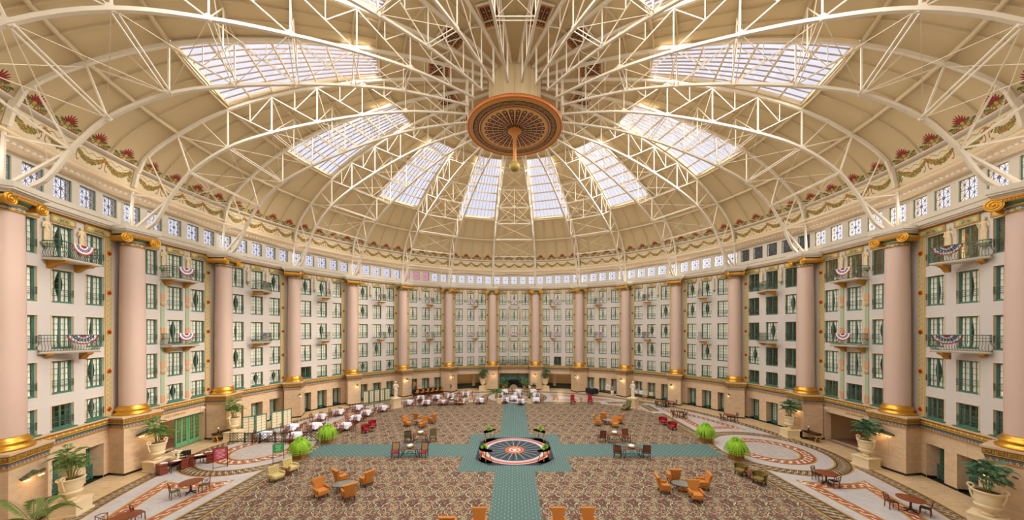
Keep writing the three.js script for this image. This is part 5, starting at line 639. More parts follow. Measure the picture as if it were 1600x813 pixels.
// writing tables with flowers and two framed armchairs
function frameChair(back, seat, label, group, wood = mat.woodDark) {
  return kindOf(() => { const t = thing('open_armchair', label, 'armchair', null, 0, group); new B().rbox(0.6, 0.1, 0.58, 0.03, 0, 0.44, 0.02).mesh('seat', seat, t); new B().rbox(0.5, 0.56, 0.05, 0.02, 0, 0.84, -0.3, -0.15).mesh('back_panel', back, t); const f = new B(); for (const s of [-1, 1]) f.bar(V(s * 0.29, 0.4, -0.26), V(s * 0.29, 1.16, -0.36), 0.05).bar(V(s * 0.31, 0.68, -0.28), V(s * 0.31, 0.66, 0.24), 0.05, 0.04).bar(V(s * 0.31, 0.66, 0.22), V(s * 0.29, 0.42, 0.24), 0.04); f.bar(V(-0.31, 1.14, -0.355), V(0.31, 1.14, -0.355), 0.06).bar(V(-0.29, 0.56, -0.28), V(0.29, 0.56, -0.28), 0.05); f.mesh('frame', wood, t); legs(t, wood, 0.54, 0.5, 0.4, 0.024, 0.02); return t; });
}
const writingTable = kindOf(() => { const t = thing('writing_table', 'wooden writing table with curved iron legs on the teal runner', 'table', null, 0, 'writing tables along the teal runner'); new B().rbox(1.5, 0.05, 0.72, 0.015, 0, 0.75, 0).mesh('top', mat.wood, t); for (const sx of [-1, 1]) for (const sz of [-1, 1]) new B().tube([[sx * 0.66, 0.74, sz * 0.28], [sx * 0.56, 0.5, sz * 0.26], [sx * 0.62, 0.25, sz * 0.28], [sx * 0.7, 0, sz * 0.3]], 0.03, 10, 6).mesh('leg', mat.ironDark, t); new B().bar(V(-0.6, 0.25, 0), V(0.6, 0.25, 0), 0.03).bar(V(-0.6, 0.25, -0.26), V(-0.6, 0.25, 0.26), 0.03).bar(V(0.6, 0.25, -0.26), V(0.6, 0.25, 0.26), 0.03).tube([[-0.3, 0.25, 0], [-0.12, 0.42, 0], [0.12, 0.42, 0], [0.3, 0.25, 0]], 0.02, 10, 5).mesh('stretcher', mat.ironDark, t); return t; });
const flowerBowl = kindOf(() => { const t = thing('flower_bowl', 'low bowl of white flowers on a writing table', 'flowers', null, 0, 'white flowers on the writing tables'), f = new B(), l = new B(), R = rng(33); for (let i = 0; i < 22; i++) { const a = R() * TAU, r = 0.24 * Math.sqrt(R()); f.ball(0.075, Math.cos(a) * r, 0.16 + 0.1 * R() - r * 0.2, Math.sin(a) * r, 1, 0.8, 1, 5); l.ball(0.08, Math.cos(a) * r * 1.15, 0.1, Math.sin(a) * r * 1.15, 1, 0.5, 1, 4); } f.mesh('blossoms', mat.plantWhite, t); l.mesh('leaves', mat.leafGreen, t); new B().lathe([[0, 0], [0.12, 0], [0.2, 0.1], [0.17, 0.1], [0, 0.08]], 16).mesh('bowl', mat.stone, t); return t; });
const caneRed = frameChair(mat.cane, mat.red, 'cane-backed armchair with a red seat at a writing table', 'cane armchairs at the writing tables'), greenBack = frameChair(mat.oliveDark, mat.oliveDark, 'olive-backed armchair at a writing table, its back to the teal runner', 'olive armchairs at the writing tables'), brownBack = frameChair(mat.brownLeather, mat.brownLeather, 'brown leather armchair at a writing table beside the teal runner', 'brown armchairs at the writing tables'), tanChair = frameChair(mat.cane, mat.orange, 'cane-backed armchair with an orange seat near the white-clothed tables', 'cane armchairs near the bar', mat.wood);
for (const [x, z, ch, turn] of [[-9.25, -2.1, greenBack, Math.PI], [-9.1, 1.55, caneRed, 0.05], [9.8, -2.1, brownBack, Math.PI], [10.1, 1.6, brownBack, 0.3], [-9.1, -17.4, tanChair, 0]]) { writingTable(V(x, 0.02, z)); flowerBowl(V(x, 0.8, z)); for (const s of [-1, 1]) ch(V(x + s * 1.22, 0.02, z + (turn > 3 ? -0.1 : 0.1)), turn - s * 0.15); }
// rounded club chairs, tufted slipper chairs and others
function tubChair(m, wood, label, group, h = 0.8) { return kindOf(() => { const t = thing('tub_chair', label, 'armchair', null, 0, group); new B().rbox(0.62, 0.2, 0.6, 0.06, 0, 0.38, 0.06).mesh('seat', m, t); const g = new THREE.CylinderGeometry(0.46, 0.4, h - 0.28, 20, 1, true, Math.PI * 0.42, Math.PI * 1.16), o = new THREE.CylinderGeometry(0.36, 0.33, h - 0.28, 20, 1, true, Math.PI * 0.42, Math.PI * 1.16), pts = []; for (let i = 0; i <= 16; i++) { const a = Math.PI * (0.42 + 1.16 * i / 16); pts.push(V(Math.sin(a) * 0.41, (h - 0.28) / 2 - 0.1 * Math.cos(a * 2) * 0.0 - 0.14 * Math.max(0, 1 - Math.abs(a - Math.PI) < 0 ? 0.6 : 0), Math.cos(a) * 0.41)); } new B().add(g, 0, 0.28 + (h - 0.28) / 2, 0).add(o, 0, 0.28 + (h - 0.28) / 2, 0).add(new THREE.TubeGeometry(new THREE.CatmullRomCurve3(pts), 24, 0.062, 8), 0, 0.28 + (h - 0.28) / 2, 0).ball(0.07, pts[0].x, h, pts[0].z).ball(0.07, pts[16].x, h, pts[16].z).mesh('backrest', m, t); m.side = THREE.DoubleSide; legs(t, wood, 0.48, 0.46, 0.3, 0.028, 0.03); return t; }); }
const redTub = tubChair(mat.red, mat.woodDark, 'round red upholstered armchair at the edge of the patterned carpet', 'red tub armchairs'), oliveTub = tubChair(mat.olive, mat.black, 'olive barrel-backed armchair with black legs beside a fern', 'olive barrel armchairs');
const lowTable = kindOf(() => { const t = thing('occasional_table', 'small round wooden table between two armchairs', 'table', null, 0, 'small tables between armchairs'); new B().cyl(0.3, 0.3, 0.035, 0, 0.56, 0, 22).mesh('top', mat.wood, t); new B().lathe([[0.14, 0.55], [0.05, 0.48], [0.04, 0.2], [0.07, 0.12], [0.05, 0.06]], 10).mesh('stem', mat.wood, t); for (let k = 0; k < 3; k++) new B().bar(V(0, 0.12, 0), V(Math.cos(k * 2.09) * 0.26, 0.01, Math.sin(k * 2.09) * 0.26), 0.04).mesh('foot', mat.wood, t); return t; });
const place = (fn, u, v, tx, tz, y = 0.012) => { const p = at(u, v).setY(y); return fn(p, faceTo(p, V(tx, 0, tz))); };
place(redTub, 571, 677, -8, -2); place(redTub, 582, 669.5, -8, -4); lowTable(at(581, 675).setY(0.012));
place(redTub, 1036, 664, 8, 2); place(redTub, 1051, 672, 8, -2); lowTable(at(1044, 667).setY(0.012));
place(oliveTub, 1157.5, 743, 6, 9); place(oliveTub, 1187, 757, 6, 11); lowTable(at(1172, 750).setY(0.012));
{ const y = kindOf(() => { const t = thing('slipper_chair', 'pale yellow tufted armchair at the edge of the patterned carpet', 'armchair', null, 0, 'yellow tufted armchairs'); new B().rbox(0.72, 0.26, 0.74, 0.09, 0, 0.36, 0.04).mesh('seat', mat.yellow, t); new B().rbox(0.74, 0.62, 0.16, 0.07, 0, 0.74, -0.36, -0.3).mesh('backrest', mat.yellow, t); for (const s of [-1, 1]) new B().rbox(0.13, 0.3, 0.66, 0.06, s * 0.4, 0.46, -0.02).mesh('arm', mat.yellow, t); const b = new B(); for (let i = -2; i <= 2; i++) for (let j = 0; j < 3; j++) b.ball(0.03, i * 0.13 + (j % 2) * 0.06, 0.62 + j * 0.14, -0.235 - j * 0.045); b.mesh('buttons', mat.olive, t); legs(t, mat.woodDark, 0.56, 0.56, 0.24, 0.026, 0.03); return t; }); place(y, 432, 752, -6, 11); place(y, 454, 739, -6, 9); lowTable(at(447, 744).setY(0.012)); }
{ const r = kindOf(() => { const t = thing('upright_chair', 'bright red high-backed chair at the carpet edge before the piano', 'chair', null, 0, 'red high-backed chairs'); new B().rbox(0.62, 0.14, 0.6, 0.05, 0, 0.46, 0.02).mesh('seat', mat.red, t); new B().rbox(0.6, 0.82, 0.12, 0.055, 0, 0.95, -0.3, -0.12).mesh('backrest', mat.red, t); const a = new B(); for (const s of [-1, 1]) a.tube([[s * 0.34, 0.5, -0.28], [s * 0.36, 0.74, -0.1], [s * 0.36, 0.72, 0.2], [s * 0.34, 0.2, 0.3]], 0.025, 12, 6); a.mesh('arm_frame', mat.ironDark, t); legs(t, mat.ironDark, 0.54, 0.5, 0.42, 0.022, 0.03); return t; }); r(at(895.5, 632).setY(0.012), 0.15); r(at(922, 632).setY(0.012), -0.15); lowTable(at(908, 629).setY(0.012)); }
{ const t = thing('lounge_chair', 'olive reclining lounge chair before the statue beside the paintings', 'lounge chair', V(15.5, 0.012, -14.9), -0.9); new B().rbox(0.75, 0.24, 0.8, 0.08, 0, 0.36, 0.0).mesh('seat', mat.oliveDark, t); new B().rbox(0.75, 0.9, 0.2, 0.08, 0, 0.82, -0.48, -0.42).mesh('backrest', mat.oliveDark, t); for (const s of [-1, 1]) new B().rbox(0.14, 0.24, 0.72, 0.06, s * 0.42, 0.5, 0).mesh('arm', mat.oliveDark, t); new B().rbox(0.7, 0.14, 0.6, 0.06, 0, 0.3, 0.72, 0.2).mesh('leg_rest', mat.oliveDark, t); legs(t, mat.woodDark, 0.6, 0.6, 0.24); }
// half-round console tables with green plants round the sunburst rug
const consoleTable = kindOf(() => { const t = thing('console_table', 'dark half-round console table with gilded scroll legs at the sunburst rug', 'console table', null, 0, 'console tables round the rug'), sh = new THREE.Shape(); sh.moveTo(-0.75, -0.28); sh.lineTo(0.75, -0.28); sh.bezierCurveTo(0.75, 0.1, 0.4, 0.3, 0, 0.3); sh.bezierCurveTo(-0.4, 0.3, -0.75, 0.1, -0.75, -0.28); const slab = (h) => { const g = new THREE.ExtrudeGeometry(sh, { depth: h, bevelEnabled: false }); g.rotateX(-Math.PI / 2); g.scale(1, 1, -1); return g; }; new B().add(slab(0.07), 0, 0.92, 0).mesh('top', mat.woodDark, t); new B().add(slab(0.07), 0, 0.0, 0).mesh('base', mat.woodDark, t); for (const [x, z] of [[-0.62, -0.2], [0.62, -0.2], [-0.36, 0.14], [0.36, 0.14]]) new B().tube([[x, 0.06, z], [x * 1.06, 0.24, z * 1.1], [x * 0.88, 0.45, z * 0.8], [x * 1.06, 0.7, z * 1.2], [x, 0.92, z]], 0.045, 14, 6).mesh('leg', mat.goldPaint, t); return t; });
const tablePlant = kindOf(() => { const t = thing('potted_plant', 'round bright green plant in a dark bowl on a console table', 'plant', null, 0, 'plants on the console tables'); palmParts(t, 46, 0.34, 0.1, 1.5, 0.5, 5, 0.12, 0.03, 2200, mat.leafBright, mat.leafBright, 0.12); new B().lathe([[0, 0], [0.12, 0], [0.2, 0.14], [0.17, 0.14], [0, 0.1]], 14).mesh('bowl', mat.woodDark, t); return t; });
for (const [x, z] of [[-2.55, 2.5], [2.55, 2.5], [-2.55, -2.5], [2.55, -2.5]]) { const p = V(x, 0.026, z), a = Math.atan2(x, z); consoleTable(p, a); tablePlant(p.clone().setY(1.016), a); }

// ---------------------------------------------------------------- dining: cloths, tables, chairs
const clothGeo = (() => { const n = 64, rows = [[0, 0.76], [0.9, 0.765], [1.0, 0.75], [1.04, 0.6], [1.1, 0.42]], pos = [], idx = []; rows.forEach(([f, y], j) => { for (let i = 0; i < n; i++) { const a = i / n * TAU, q = 0.52 / Math.pow(Math.pow(Math.abs(Math.cos(a)), 6) + Math.pow(Math.abs(Math.sin(a)), 6), 1 / 6), drop = j > 2 ? (q / 0.52 - 1) * (j - 2) * 0.28 : 0, w = j > 2 ? 1 + 0.035 * (j - 2) * Math.sin(a * 16) : 1; pos.push(Math.cos(a) * q * f * w, y - drop, Math.sin(a) * q * f * w); } }); for (let j = 0; j < rows.length - 1; j++) for (let i = 0; i < n; i++) { const a = j * n + i, b = j * n + (i + 1) % n; idx.push(a, b, a + n, b, b + n, a + n); } const g = new THREE.BufferGeometry(); g.setAttribute('position', new THREE.Float32BufferAttribute(pos, 3)); g.setIndex(idx); g.computeVertexNormals(); return g; })();
const diningTable = kindOf(() => { const t = thing('dining_table', 'square dining table standing under a white cloth', 'table', null, 0, 'dining tables'); new B().box(0.98, 0.04, 0.98, 0, 0.725, 0).mesh('top', mat.woodDark, t); new B().cyl(0.05, 0.05, 0.66, 0, 0.37, 0).mesh('stem', mat.ironDark, t); new B().box(0.6, 0.04, 0.1, 0, 0.02, 0).box(0.1, 0.04, 0.6, 0, 0.02, 0).mesh('foot', mat.ironDark, t); return t; });
const tableCloth = kindOf(() => { const m = mesh('tablecloth', clothGeo, mat.cloth); m.userData = { label: 'white cloth draped over a square dining table', category: 'tablecloth', group: 'white tablecloths' }; return m; });
function woodChair(wood, seatM, label, group, tall = 0) { return kindOf(() => { const t = thing('dining_chair', label, 'chair', null, 0, group), H = 0.92 + tall; new B().rbox(0.44, 0.05, 0.43, 0.02, 0, 0.46, 0.0).mesh('seat', seatM, t); const b = new B(); for (const s of [-1, 1]) b.bar(V(s * 0.2, 0.44, -0.2), V(s * 0.21, H, -0.29), 0.035); b.tube([[-0.22, H - 0.03, -0.285], [0, H + 0.03, -0.3], [0.22, H - 0.03, -0.285]], 0.025, 8, 5).bar(V(-0.2, 0.58, -0.22), V(0.2, 0.58, -0.22), 0.03); mesh('back_frame', b.geo(), wood, t); const c = new B(); c.bar(V(-0.2, 0.6, -0.225), V(0.2, H - 0.05, -0.285), 0.025).bar(V(0.2, 0.6, -0.225), V(-0.2, H - 0.05, -0.285), 0.025).add(new THREE.TorusGeometry(0.1, 0.014, 5, 14), 0, (0.58 + H) / 2, -0.255, -0.15); c.mesh('splat', wood, t); legs(t, wood, 0.38, 0.38, 0.44, 0.018, 0.02); new B().bar(V(-0.19, 0.2, 0), V(0.19, 0.2, 0), 0.02).mesh('stretcher', wood, t); return t; }); }
const dineChair = woodChair(mat.woodRed, mat.woodRed, 'reddish wooden dining chair at a white-clothed table', 'chairs at the white-clothed tables');
const cafeDark = woodChair(mat.woodRed, mat.black, 'cross-backed wooden chair with a black seat at a round table on the mosaic', 'chairs at the round tables');
const cafeTall = woodChair(mat.wood, mat.greenPaint, 'tall cross-backed wooden chair with a green seat at a round table on the mosaic', 'tall chairs at the round tables', 0.1);
const TABLES = [[413, 676], [460, 677], [456, 664], [492, 662], [500.6, 648], [529, 640.6], [539, 662], [558.7, 634], [556, 650], [571.7, 642], [597.5, 634.7], [638, 626], [657.5, 619], [665.8, 626], [682, 618], [691, 625], [703.8, 616], [727.8, 613], [720.4, 624], [750, 623], [781, 615.5], [788.7, 609], [789.6, 622], [810, 609], [808, 614.2], [803.5, 619.5], [813.7, 624.5], [833, 609], [838, 614.5], [837.6, 622]];
TABLES.forEach(([u, v], i) => { const p = at(u, v, 0.76).setY(0), turn = (i * 0.37) % 0.5 - 0.25; diningTable(p, turn); tableCloth(p, turn); const n = i < 20 ? 4 : 2; for (let k = 0; k < n; k++) { const a = turn + k * TAU / 4 + (i % 2 && n === 2 ? Math.PI / 2 : 0) + (n === 2 ? k * TAU / 4 : 0), q = p.clone().add(V(Math.sin(a) * 0.86, 0, Math.cos(a) * 0.86)); dineChair(q, a + Math.PI); } });
const roundTable = kindOf(() => { const t = thing('round_table', 'round wooden pedestal table with two chairs on the mosaic floor', 'table', null, 0, 'round tables on the mosaic'); new B().cyl(0.62, 0.6, 0.035, 0, 0.75, 0, 32).mesh('top', mat.wood, t); new B().lathe([[0.1, 0.73], [0.05, 0.66], [0.05, 0.3], [0.08, 0.2], [0.06, 0.1]], 12).mesh('stem', mat.woodDark, t); for (let k = 0; k < 4; k++) new B().bar(V(0, 0.14, 0), V(Math.cos(k * 1.571) * 0.36, 0.02, Math.sin(k * 1.571) * 0.36), 0.05).mesh('foot', mat.woodDark, t); return t; });
for (const [tu, tv, ch, cs] of [[1291, 756, cafeDark, [[1277, 751], [1303, 762]]], [1423, 799, cafeDark, [[1393, 795], [1446, 806]]], [298, 771, cafeTall, [[273, 779], [319, 768]]], [196, 826, cafeTall, [[216, 813]]].slice(0, 1).concat([]), ].filter(e => e.length === 4)) { const p = at(tu, tv); roundTable(p); for (const [u, v] of cs) { const q = at(u, v); ch(q, faceTo(q, p)); } }
{ const p = at(197, 828); roundTable(p); for (const [u, v] of [[216, 814], [160, 836]]) { const q = at(u, v); cafeTall(q, faceTo(q, p)); } }
const cafeTable = kindOf(() => { const t = thing('cafe_table', 'square wooden table near the marble walk beside the door recesses', 'table', null, 0, 'square tables by the marble walk'); new B().rbox(0.95, 0.05, 0.95, 0.015, 0, 0.74, 0).mesh('top', mat.wood, t); legs(t, mat.woodDark, 0.8, 0.8, 0.72, 0.028); return t; });
const cafeChair = woodChair(mat.woodDark, mat.woodDark, 'dark wooden chair at a square table near the marble walk', 'chairs at the square tables');
for (const [u, v, n] of [[1060, 652, 4], [1033.6, 636, 4], [1046, 635.5, 2], [1139, 658, 2]]) { const p = at(u, v); cafeTable(p, 0.5); for (let k = 0; k < n; k++) { const a = 0.5 + (n === 2 ? k * Math.PI + 1.2 : k * TAU / 4), q = p.clone().add(V(Math.sin(a) * 0.8, 0, Math.cos(a) * 0.8)); cafeChair(q, a + Math.PI); } }
// bar counter with orange stools, floor mirror
{
  const a = P(29.35, -35), b = P(29.6, -25.2), m = a.clone().add(b).multiplyScalar(0.5), L = a.distanceTo(b), turn = Math.atan2(-(b.z - a.z), b.x - a.x), t = thing('bar_counter', 'long black bar counter lined with orange chairs', 'bar', m, turn); new B().box(L, 1.0, 0.5, 0, 0.5, 0).mesh('body', mat.black, t); new B().box(L + 0.1, 0.06, 0.66, 0, 1.03, 0.04).mesh('top', mat.black, t); new B().box(L, 0.1, 0.52, 0, 0.05, 0.01).mesh('kick', mat.ironDark, t);
  const st = kindOf(() => { const t = thing('bar_chair', 'orange round-backed bar chair at the black counter', 'bar chair', null, 0, 'orange chairs at the bar'); new B().rbox(0.5, 0.1, 0.46, 0.04, 0, 0.66, 0).mesh('seat', mat.orange, t); new B().rbox(0.5, 0.42, 0.1, 0.045, 0, 0.94, -0.24, -0.1).mesh('backrest', mat.orange, t); legs(t, mat.woodRed, 0.38, 0.36, 0.62, 0.02, 0.04); new B().box(0.4, 0.025, 0.025, 0, 0.22, 0.2).box(0.4, 0.025, 0.025, 0, 0.22, -0.2).mesh('rail', mat.woodRed, t); return t; });
  for (let i = 0; i < 6; i++) { const q = a.clone().lerp(b, 0.08 + i * 0.165), n = V(Math.sin(turn), 0, Math.cos(turn)); q.addScaledVector(n, 0.85); st(q, turn + Math.PI); }
  const v = thing('flower_vase', 'tall vase of orange flowers at the end of the bar', 'vase', a.clone().lerp(b, 0.05).setY(1.06)); new B().lathe([[0, 0], [0.09, 0], [0.12, 0.2], [0.06, 0.36], [0.09, 0.42]], 12).mesh('vase', mat.greenPaint, v); const f = new B(), R = rng(4); for (let i = 0; i < 20; i++) f.ball(0.08, (R() - 0.5) * 0.5, 0.5 + R() * 0.6, (R() - 0.5) * 0.5, 1, 1, 1, 4); f.mesh('flowers', mat.orange, v);
  const bt = kindOf(() => { const t = thing('bottle', 'dark bottle standing on the black bar counter', 'bottle', null, 0, 'bottles on the bar'); new B().lathe([[0, 0], [0.05, 0], [0.05, 0.2], [0.02, 0.26], [0.02, 0.34], [0, 0.34]], 10).mesh('glass', mat.greenPaint, t); new B().cyl(0.022, 0.022, 0.03, 0, 0.35, 0, 8).mesh('cap', mat.gold, t); return t; }); for (let i = 0; i < 9; i++) bt(a.clone().lerp(b, 0.55 + i * 0.048).setY(1.06), 0);
  const l = thing('standing_mirror', 'small round mirror on a thin stand in front of a column pedestal', 'mirror', at(703.5, 618)); new B().cyl(0.015, 0.015, 1.3, 0, 0.7, 0, 8).mesh('pole', mat.ironDark, l); new B().cyl(0.18, 0.2, 0.04, 0, 0.02, 0, 16).mesh('base', mat.ironDark, l); mesh('rim', new THREE.TorusGeometry(0.24, 0.035, 8, 24), mat.ironDark, l).position.y = 1.55; new B().cyl(0.22, 0.22, 0.02, 0, 1.55, 0, 24, Math.PI / 2).mesh('glass', M('#e8e8ec', 0.05, 0.9), l);
}
// folding screens and the low metal fence by the dining tables
function screen(a, b, n, zig) { const t = thing('folding_screen', zig > 0.5 ? 'green folding screen with cane panels beside the metal fence' : 'green folding screen with cane panels behind the statue', 'screen', a), d = b.clone().sub(a), L = d.length(), dir = d.normalize(), nor = V(-dir.z, 0, dir.x); for (let i = 0; i < n; i++) { const p = dir.clone().multiplyScalar(L * i / n).addScaledVector(nor, i % 2 ? 0.22 : 0), q = dir.clone().multiplyScalar(L * (i + 1) / n).addScaledVector(nor, i % 2 ? 0 : 0.22), w = p.distanceTo(q) - 0.03, m = p.clone().add(q).multiplyScalar(0.5), ang = Math.atan2(-(q.z - p.z), q.x - p.x), f = new B(), h = 1.95; for (const s of [-1, 1]) f.box(0.11, h, 0.05, s * (w / 2 - 0.055), h / 2, 0); f.box(w, 0.12, 0.05, 0, h - 0.06, 0).box(w, 0.14, 0.05, 0, 0.12, 0).box(0.03, h - 0.2, 0.05, 0, h / 2, 0); for (let k = 1; k < 6; k++) f.box(w - 0.1, 0.025, 0.05, 0, 0.15 + k * 0.3, 0); const o = f.mesh('leaf', mat.green, t); o.position.copy(m); o.rotation.y = ang; new B().box(w - 0.12, h - 0.25, 0.02, 0, h / 2 + 0.03, 0).mesh('cane_panel', M('#e9d6b4', 0.85), o); } return t; }
screen(V(-28.3, 0, -3.9), V(-27.0, 0, -5.6), 2, 1); screen(V(-26.8, 0, -5.9), V(-25.9, 0, -7.9), 2, 1).userData.label = 'green folding screen with cane panels next to a column pedestal'; screen(at(567, 632), at(609, 625.5), 5, 0);
const fence = kindOf(() => { const t = thing('metal_fence', 'low fence panel of dark metal rings and bars by the dining tables', 'fence', null, 0, 'metal fence panels'), f = new B(), r = new B(); f.box(1.45, 0.04, 0.04, 0, 0.95, 0).box(1.45, 0.04, 0.04, 0, 0.1, 0); for (const s of [-1, 0, 1]) f.box(0.04, 0.98, 0.04, s * 0.7, 0.49, 0); for (const s of [-1, 1]) f.box(0.05, 0.03, 0.4, s * 0.7, 0.015, 0); for (let i = 0; i < 5; i++) for (let j = 0; j < 3; j++) r.add(new THREE.TorusGeometry(0.125, 0.018, 5, 14), -0.56 + i * 0.28, 0.25 + j * 0.28, 0); f.mesh('frame', mat.ironDark, t); r.mesh('rings', mat.iron, t); return t; });
for (const x of [-27.1, -25.6, -24.1, -22.6]) fence(V(x, 0, -1.95), 0.02); fence(V(-20.1, 0, -2.3), 0.1);
// signs on stands
function stand(u, v, w, h, H, m, txt, label, turn) { const t = thing('sign_stand', label, 'sign', at(u, v), turn), f = new B(); for (const s of [-1, 1]) f.box(0.035, H, 0.035, s * w / 2, H / 2, 0).box(0.035, 0.03, 0.4, s * w / 2, 0.015, 0); f.box(w, 0.03, 0.03, 0, H, 0).box(w, 0.03, 0.03, 0, 0.06, 0); f.mesh('frame', mat.ironDark, t); new B().box(w - 0.04, h, 0.02, 0, H - h / 2 - 0.03, 0).mesh('board', m, t); const q = mesh('print', new THREE.PlaneGeometry(w - 0.1, h - 0.08), M('#ffffff', 0.7, 0, { map: textTex(256, 256, txt[0], (x) => { x.fillStyle = txt[1]; const R = rng(u | 0); for (let j = 0; j < 7; j++) { const l = 90 + R() * 110; x.fillRect(128 - l / 2, 26 + j * 31, l, 9); } }) }), t); q.position.set(0, H - h / 2 - 0.03, 0.013); }
stand(344.4, 731, 0.85, 0.95, 1.6, mat.red, ['#a63a4e', '#e6b9b9'], 'maroon notice on a thin black stand near the wooden desk', 0.75); stand(435, 724, 0.72, 0.72, 1.62, mat.greenLight, ['#2f9a4f', '#bfe6c4'], 'bright green notice on a thin black stand near a fern', 0.6);
// concierge desk
{
  const p = at(292, 731), t = thing('reception_desk', 'reddish wooden desk with two wings before the green shop doors', 'desk', p, 0.95); const wing = (x, z, a, n) => { const g = new THREE.Group(); g.name = 'wing'; t.add(g); g.position.set(x, 0, z); g.rotation.y = a; new B().rbox(1.7, 0.06, 0.8, 0.02, 0, 0.76, 0).mesh('top', mat.woodRed, g); for (const s of [-1, 1]) new B().box(0.42, 0.7, 0.7, s * 0.6, 0.37, 0).mesh('drawer_unit', mat.woodRed, g); new B().box(1.6, 0.4, 0.03, 0, 0.53, -0.33).mesh('front_panel', mat.woodDark, g); }; wing(-0.8, 0, 0.2); wing(0.85, -0.1, -0.35);
  const on = (x, z) => t.localToWorld(V(x, 0.79, z)); t.updateMatrixWorld();
  const pap = kindOf(() => { const m = thing('paper', 'sheet of white paper lying on the reception desk', 'paper', null, 0, 'papers on the desk'); new B().box(0.5, 0.008, 0.34, 0, 0.004, 0).mesh('sheets', mat.white, m); return m; }); for (const [x, z, a] of [[-1.2, 0.05, 0.3], [-0.6, 0.1, 0.1], [0.7, 0, 0.8], [1.3, -0.3, 0.5]]) pap(on(x, z), a);
  const m = thing('monitor', 'dark computer monitor on the reception desk', 'monitor', on(-0.05, -0.12), 0.6); new B().rbox(0.62, 0.42, 0.05, 0.015, 0, 0.36, 0).mesh('screen', mat.black, m); new B().box(0.06, 0.16, 0.05, 0, 0.1, -0.03).box(0.26, 0.02, 0.2, 0, 0.01, 0).mesh('stand', mat.black, m);
  const f = thing('flower_vase', 'vase of pale flowers on the reception desk', 'vase', on(-0.5, -0.15)), fb = new B(), R = rng(6); for (let i = 0; i < 24; i++) fb.ball(0.07, (R() - 0.5) * 0.5, 0.3 + R() * 0.4, (R() - 0.5) * 0.4, 1, 1, 1, 4); fb.mesh('flowers', M('#e9d9c0', 0.8), f); new B().lathe([[0, 0], [0.09, 0], [0.13, 0.15], [0.07, 0.28], [0.1, 0.32]], 12).mesh('vase', mat.stone, f); const lv = new B(); for (let i = 0; i < 12; i++) lv.ball(0.08, (R() - 0.5) * 0.5, 0.28 + R() * 0.2, (R() - 0.5) * 0.4, 1, 0.5, 1, 4); lv.mesh('leaves', mat.leafGreen, f);
  const rc = woodChair(mat.woodRed, mat.red, 'wooden chair with a red seat at the reception desk', 'chairs at the desk'); rc(at(320, 722), -1.9); const dk = woodChair(mat.woodDark, mat.black, 'dark swivel-like chair drawn up to the reception desk', 'dark desk chairs'); dk(at(272, 738), 2.6);
}
// side tables by the shops
const scrollTable = kindOf(() => { const t = thing('side_table', 'dark side table with gilded curved legs near a shop opening', 'side table', null, 0, 'dark tables by the shops'); new B().rbox(1.5, 0.08, 0.6, 0.02, 0, 0.86, 0).box(1.4, 0.12, 0.52, 0, 0.77, 0).mesh('top', mat.woodDark, t); for (const sx of [-1, 1]) for (const sz of [-1, 1]) new B().tube([[sx * 0.62, 0.72, sz * 0.2], [sx * 0.7, 0.5, sz * 0.24], [sx * 0.54, 0.25, sz * 0.2], [sx * 0.64, 0.0, sz * 0.24]], 0.05, 10, 6).mesh('leg', mat.goldPaint, t); new B().box(1.2, 0.05, 0.4, 0, 0.18, 0).mesh('shelf', mat.woodDark, t); return t; });
const lampStick = kindOf(() => { const t = thing('candlestick', 'tall dark candlestick with a pale candle on a side table', 'candlestick', null, 0, 'candlesticks'); new B().lathe([[0, 0], [0.1, 0], [0.04, 0.06], [0.03, 0.3], [0.07, 0.34]], 12).mesh('stick', mat.ironDark, t); new B().cyl(0.06, 0.06, 0.16, 0, 0.42, 0, 12).mesh('candle', mat.candle, t); return t; });
{ const a = P(29.6, 85.2), b = P(29.3, -85); scrollTable(a, -85.2 * DEG, 'dark side table with gilded curved legs beside the dark shop opening'); scrollTable(b, 85 * DEG, 'dark side table with gilded curved legs beside the green shop doors'); lampStick(P(29.6, 84.6, 0.9)); lampStick(P(29.3, -85.6, 0.9));
  const bin = thing('waste_basket', 'black round basket with a pale top beside a dark side table', 'basket', P(29.3, 83.2)); new B().lathe([[0, 0], [0.28, 0], [0.34, 0.75], [0.3, 0.75], [0.26, 0.1]], 18).mesh('basket', mat.black, bin); new B().ball(0.27, 0, 0.7, 0, 1, 0.5, 1).mesh('contents', mat.candle, bin); const b2 = thing('brass_chest', 'small brass chest beside a dark side table near the metal fence', 'chest', P(29.2, -82.9)); new B().rbox(0.6, 0.5, 0.5, 0.03, 0, 0.25, 0).mesh('body', mat.goldPaint, b2); new B().rbox(0.64, 0.1, 0.54, 0.03, 0, 0.55, 0).mesh('lid', mat.gold, b2); }
{ const p = bayPos(0, 3.3, 0, 1.9), t = scrollTable(p, 0, 'dark side table with plants against the pedestal by the fireplace'); tablePlant(p.clone().add(V(0.3, 0.9, 0)), 0, 'round green plant on the side table by the fireplace', 'plant by the fireplace'); }
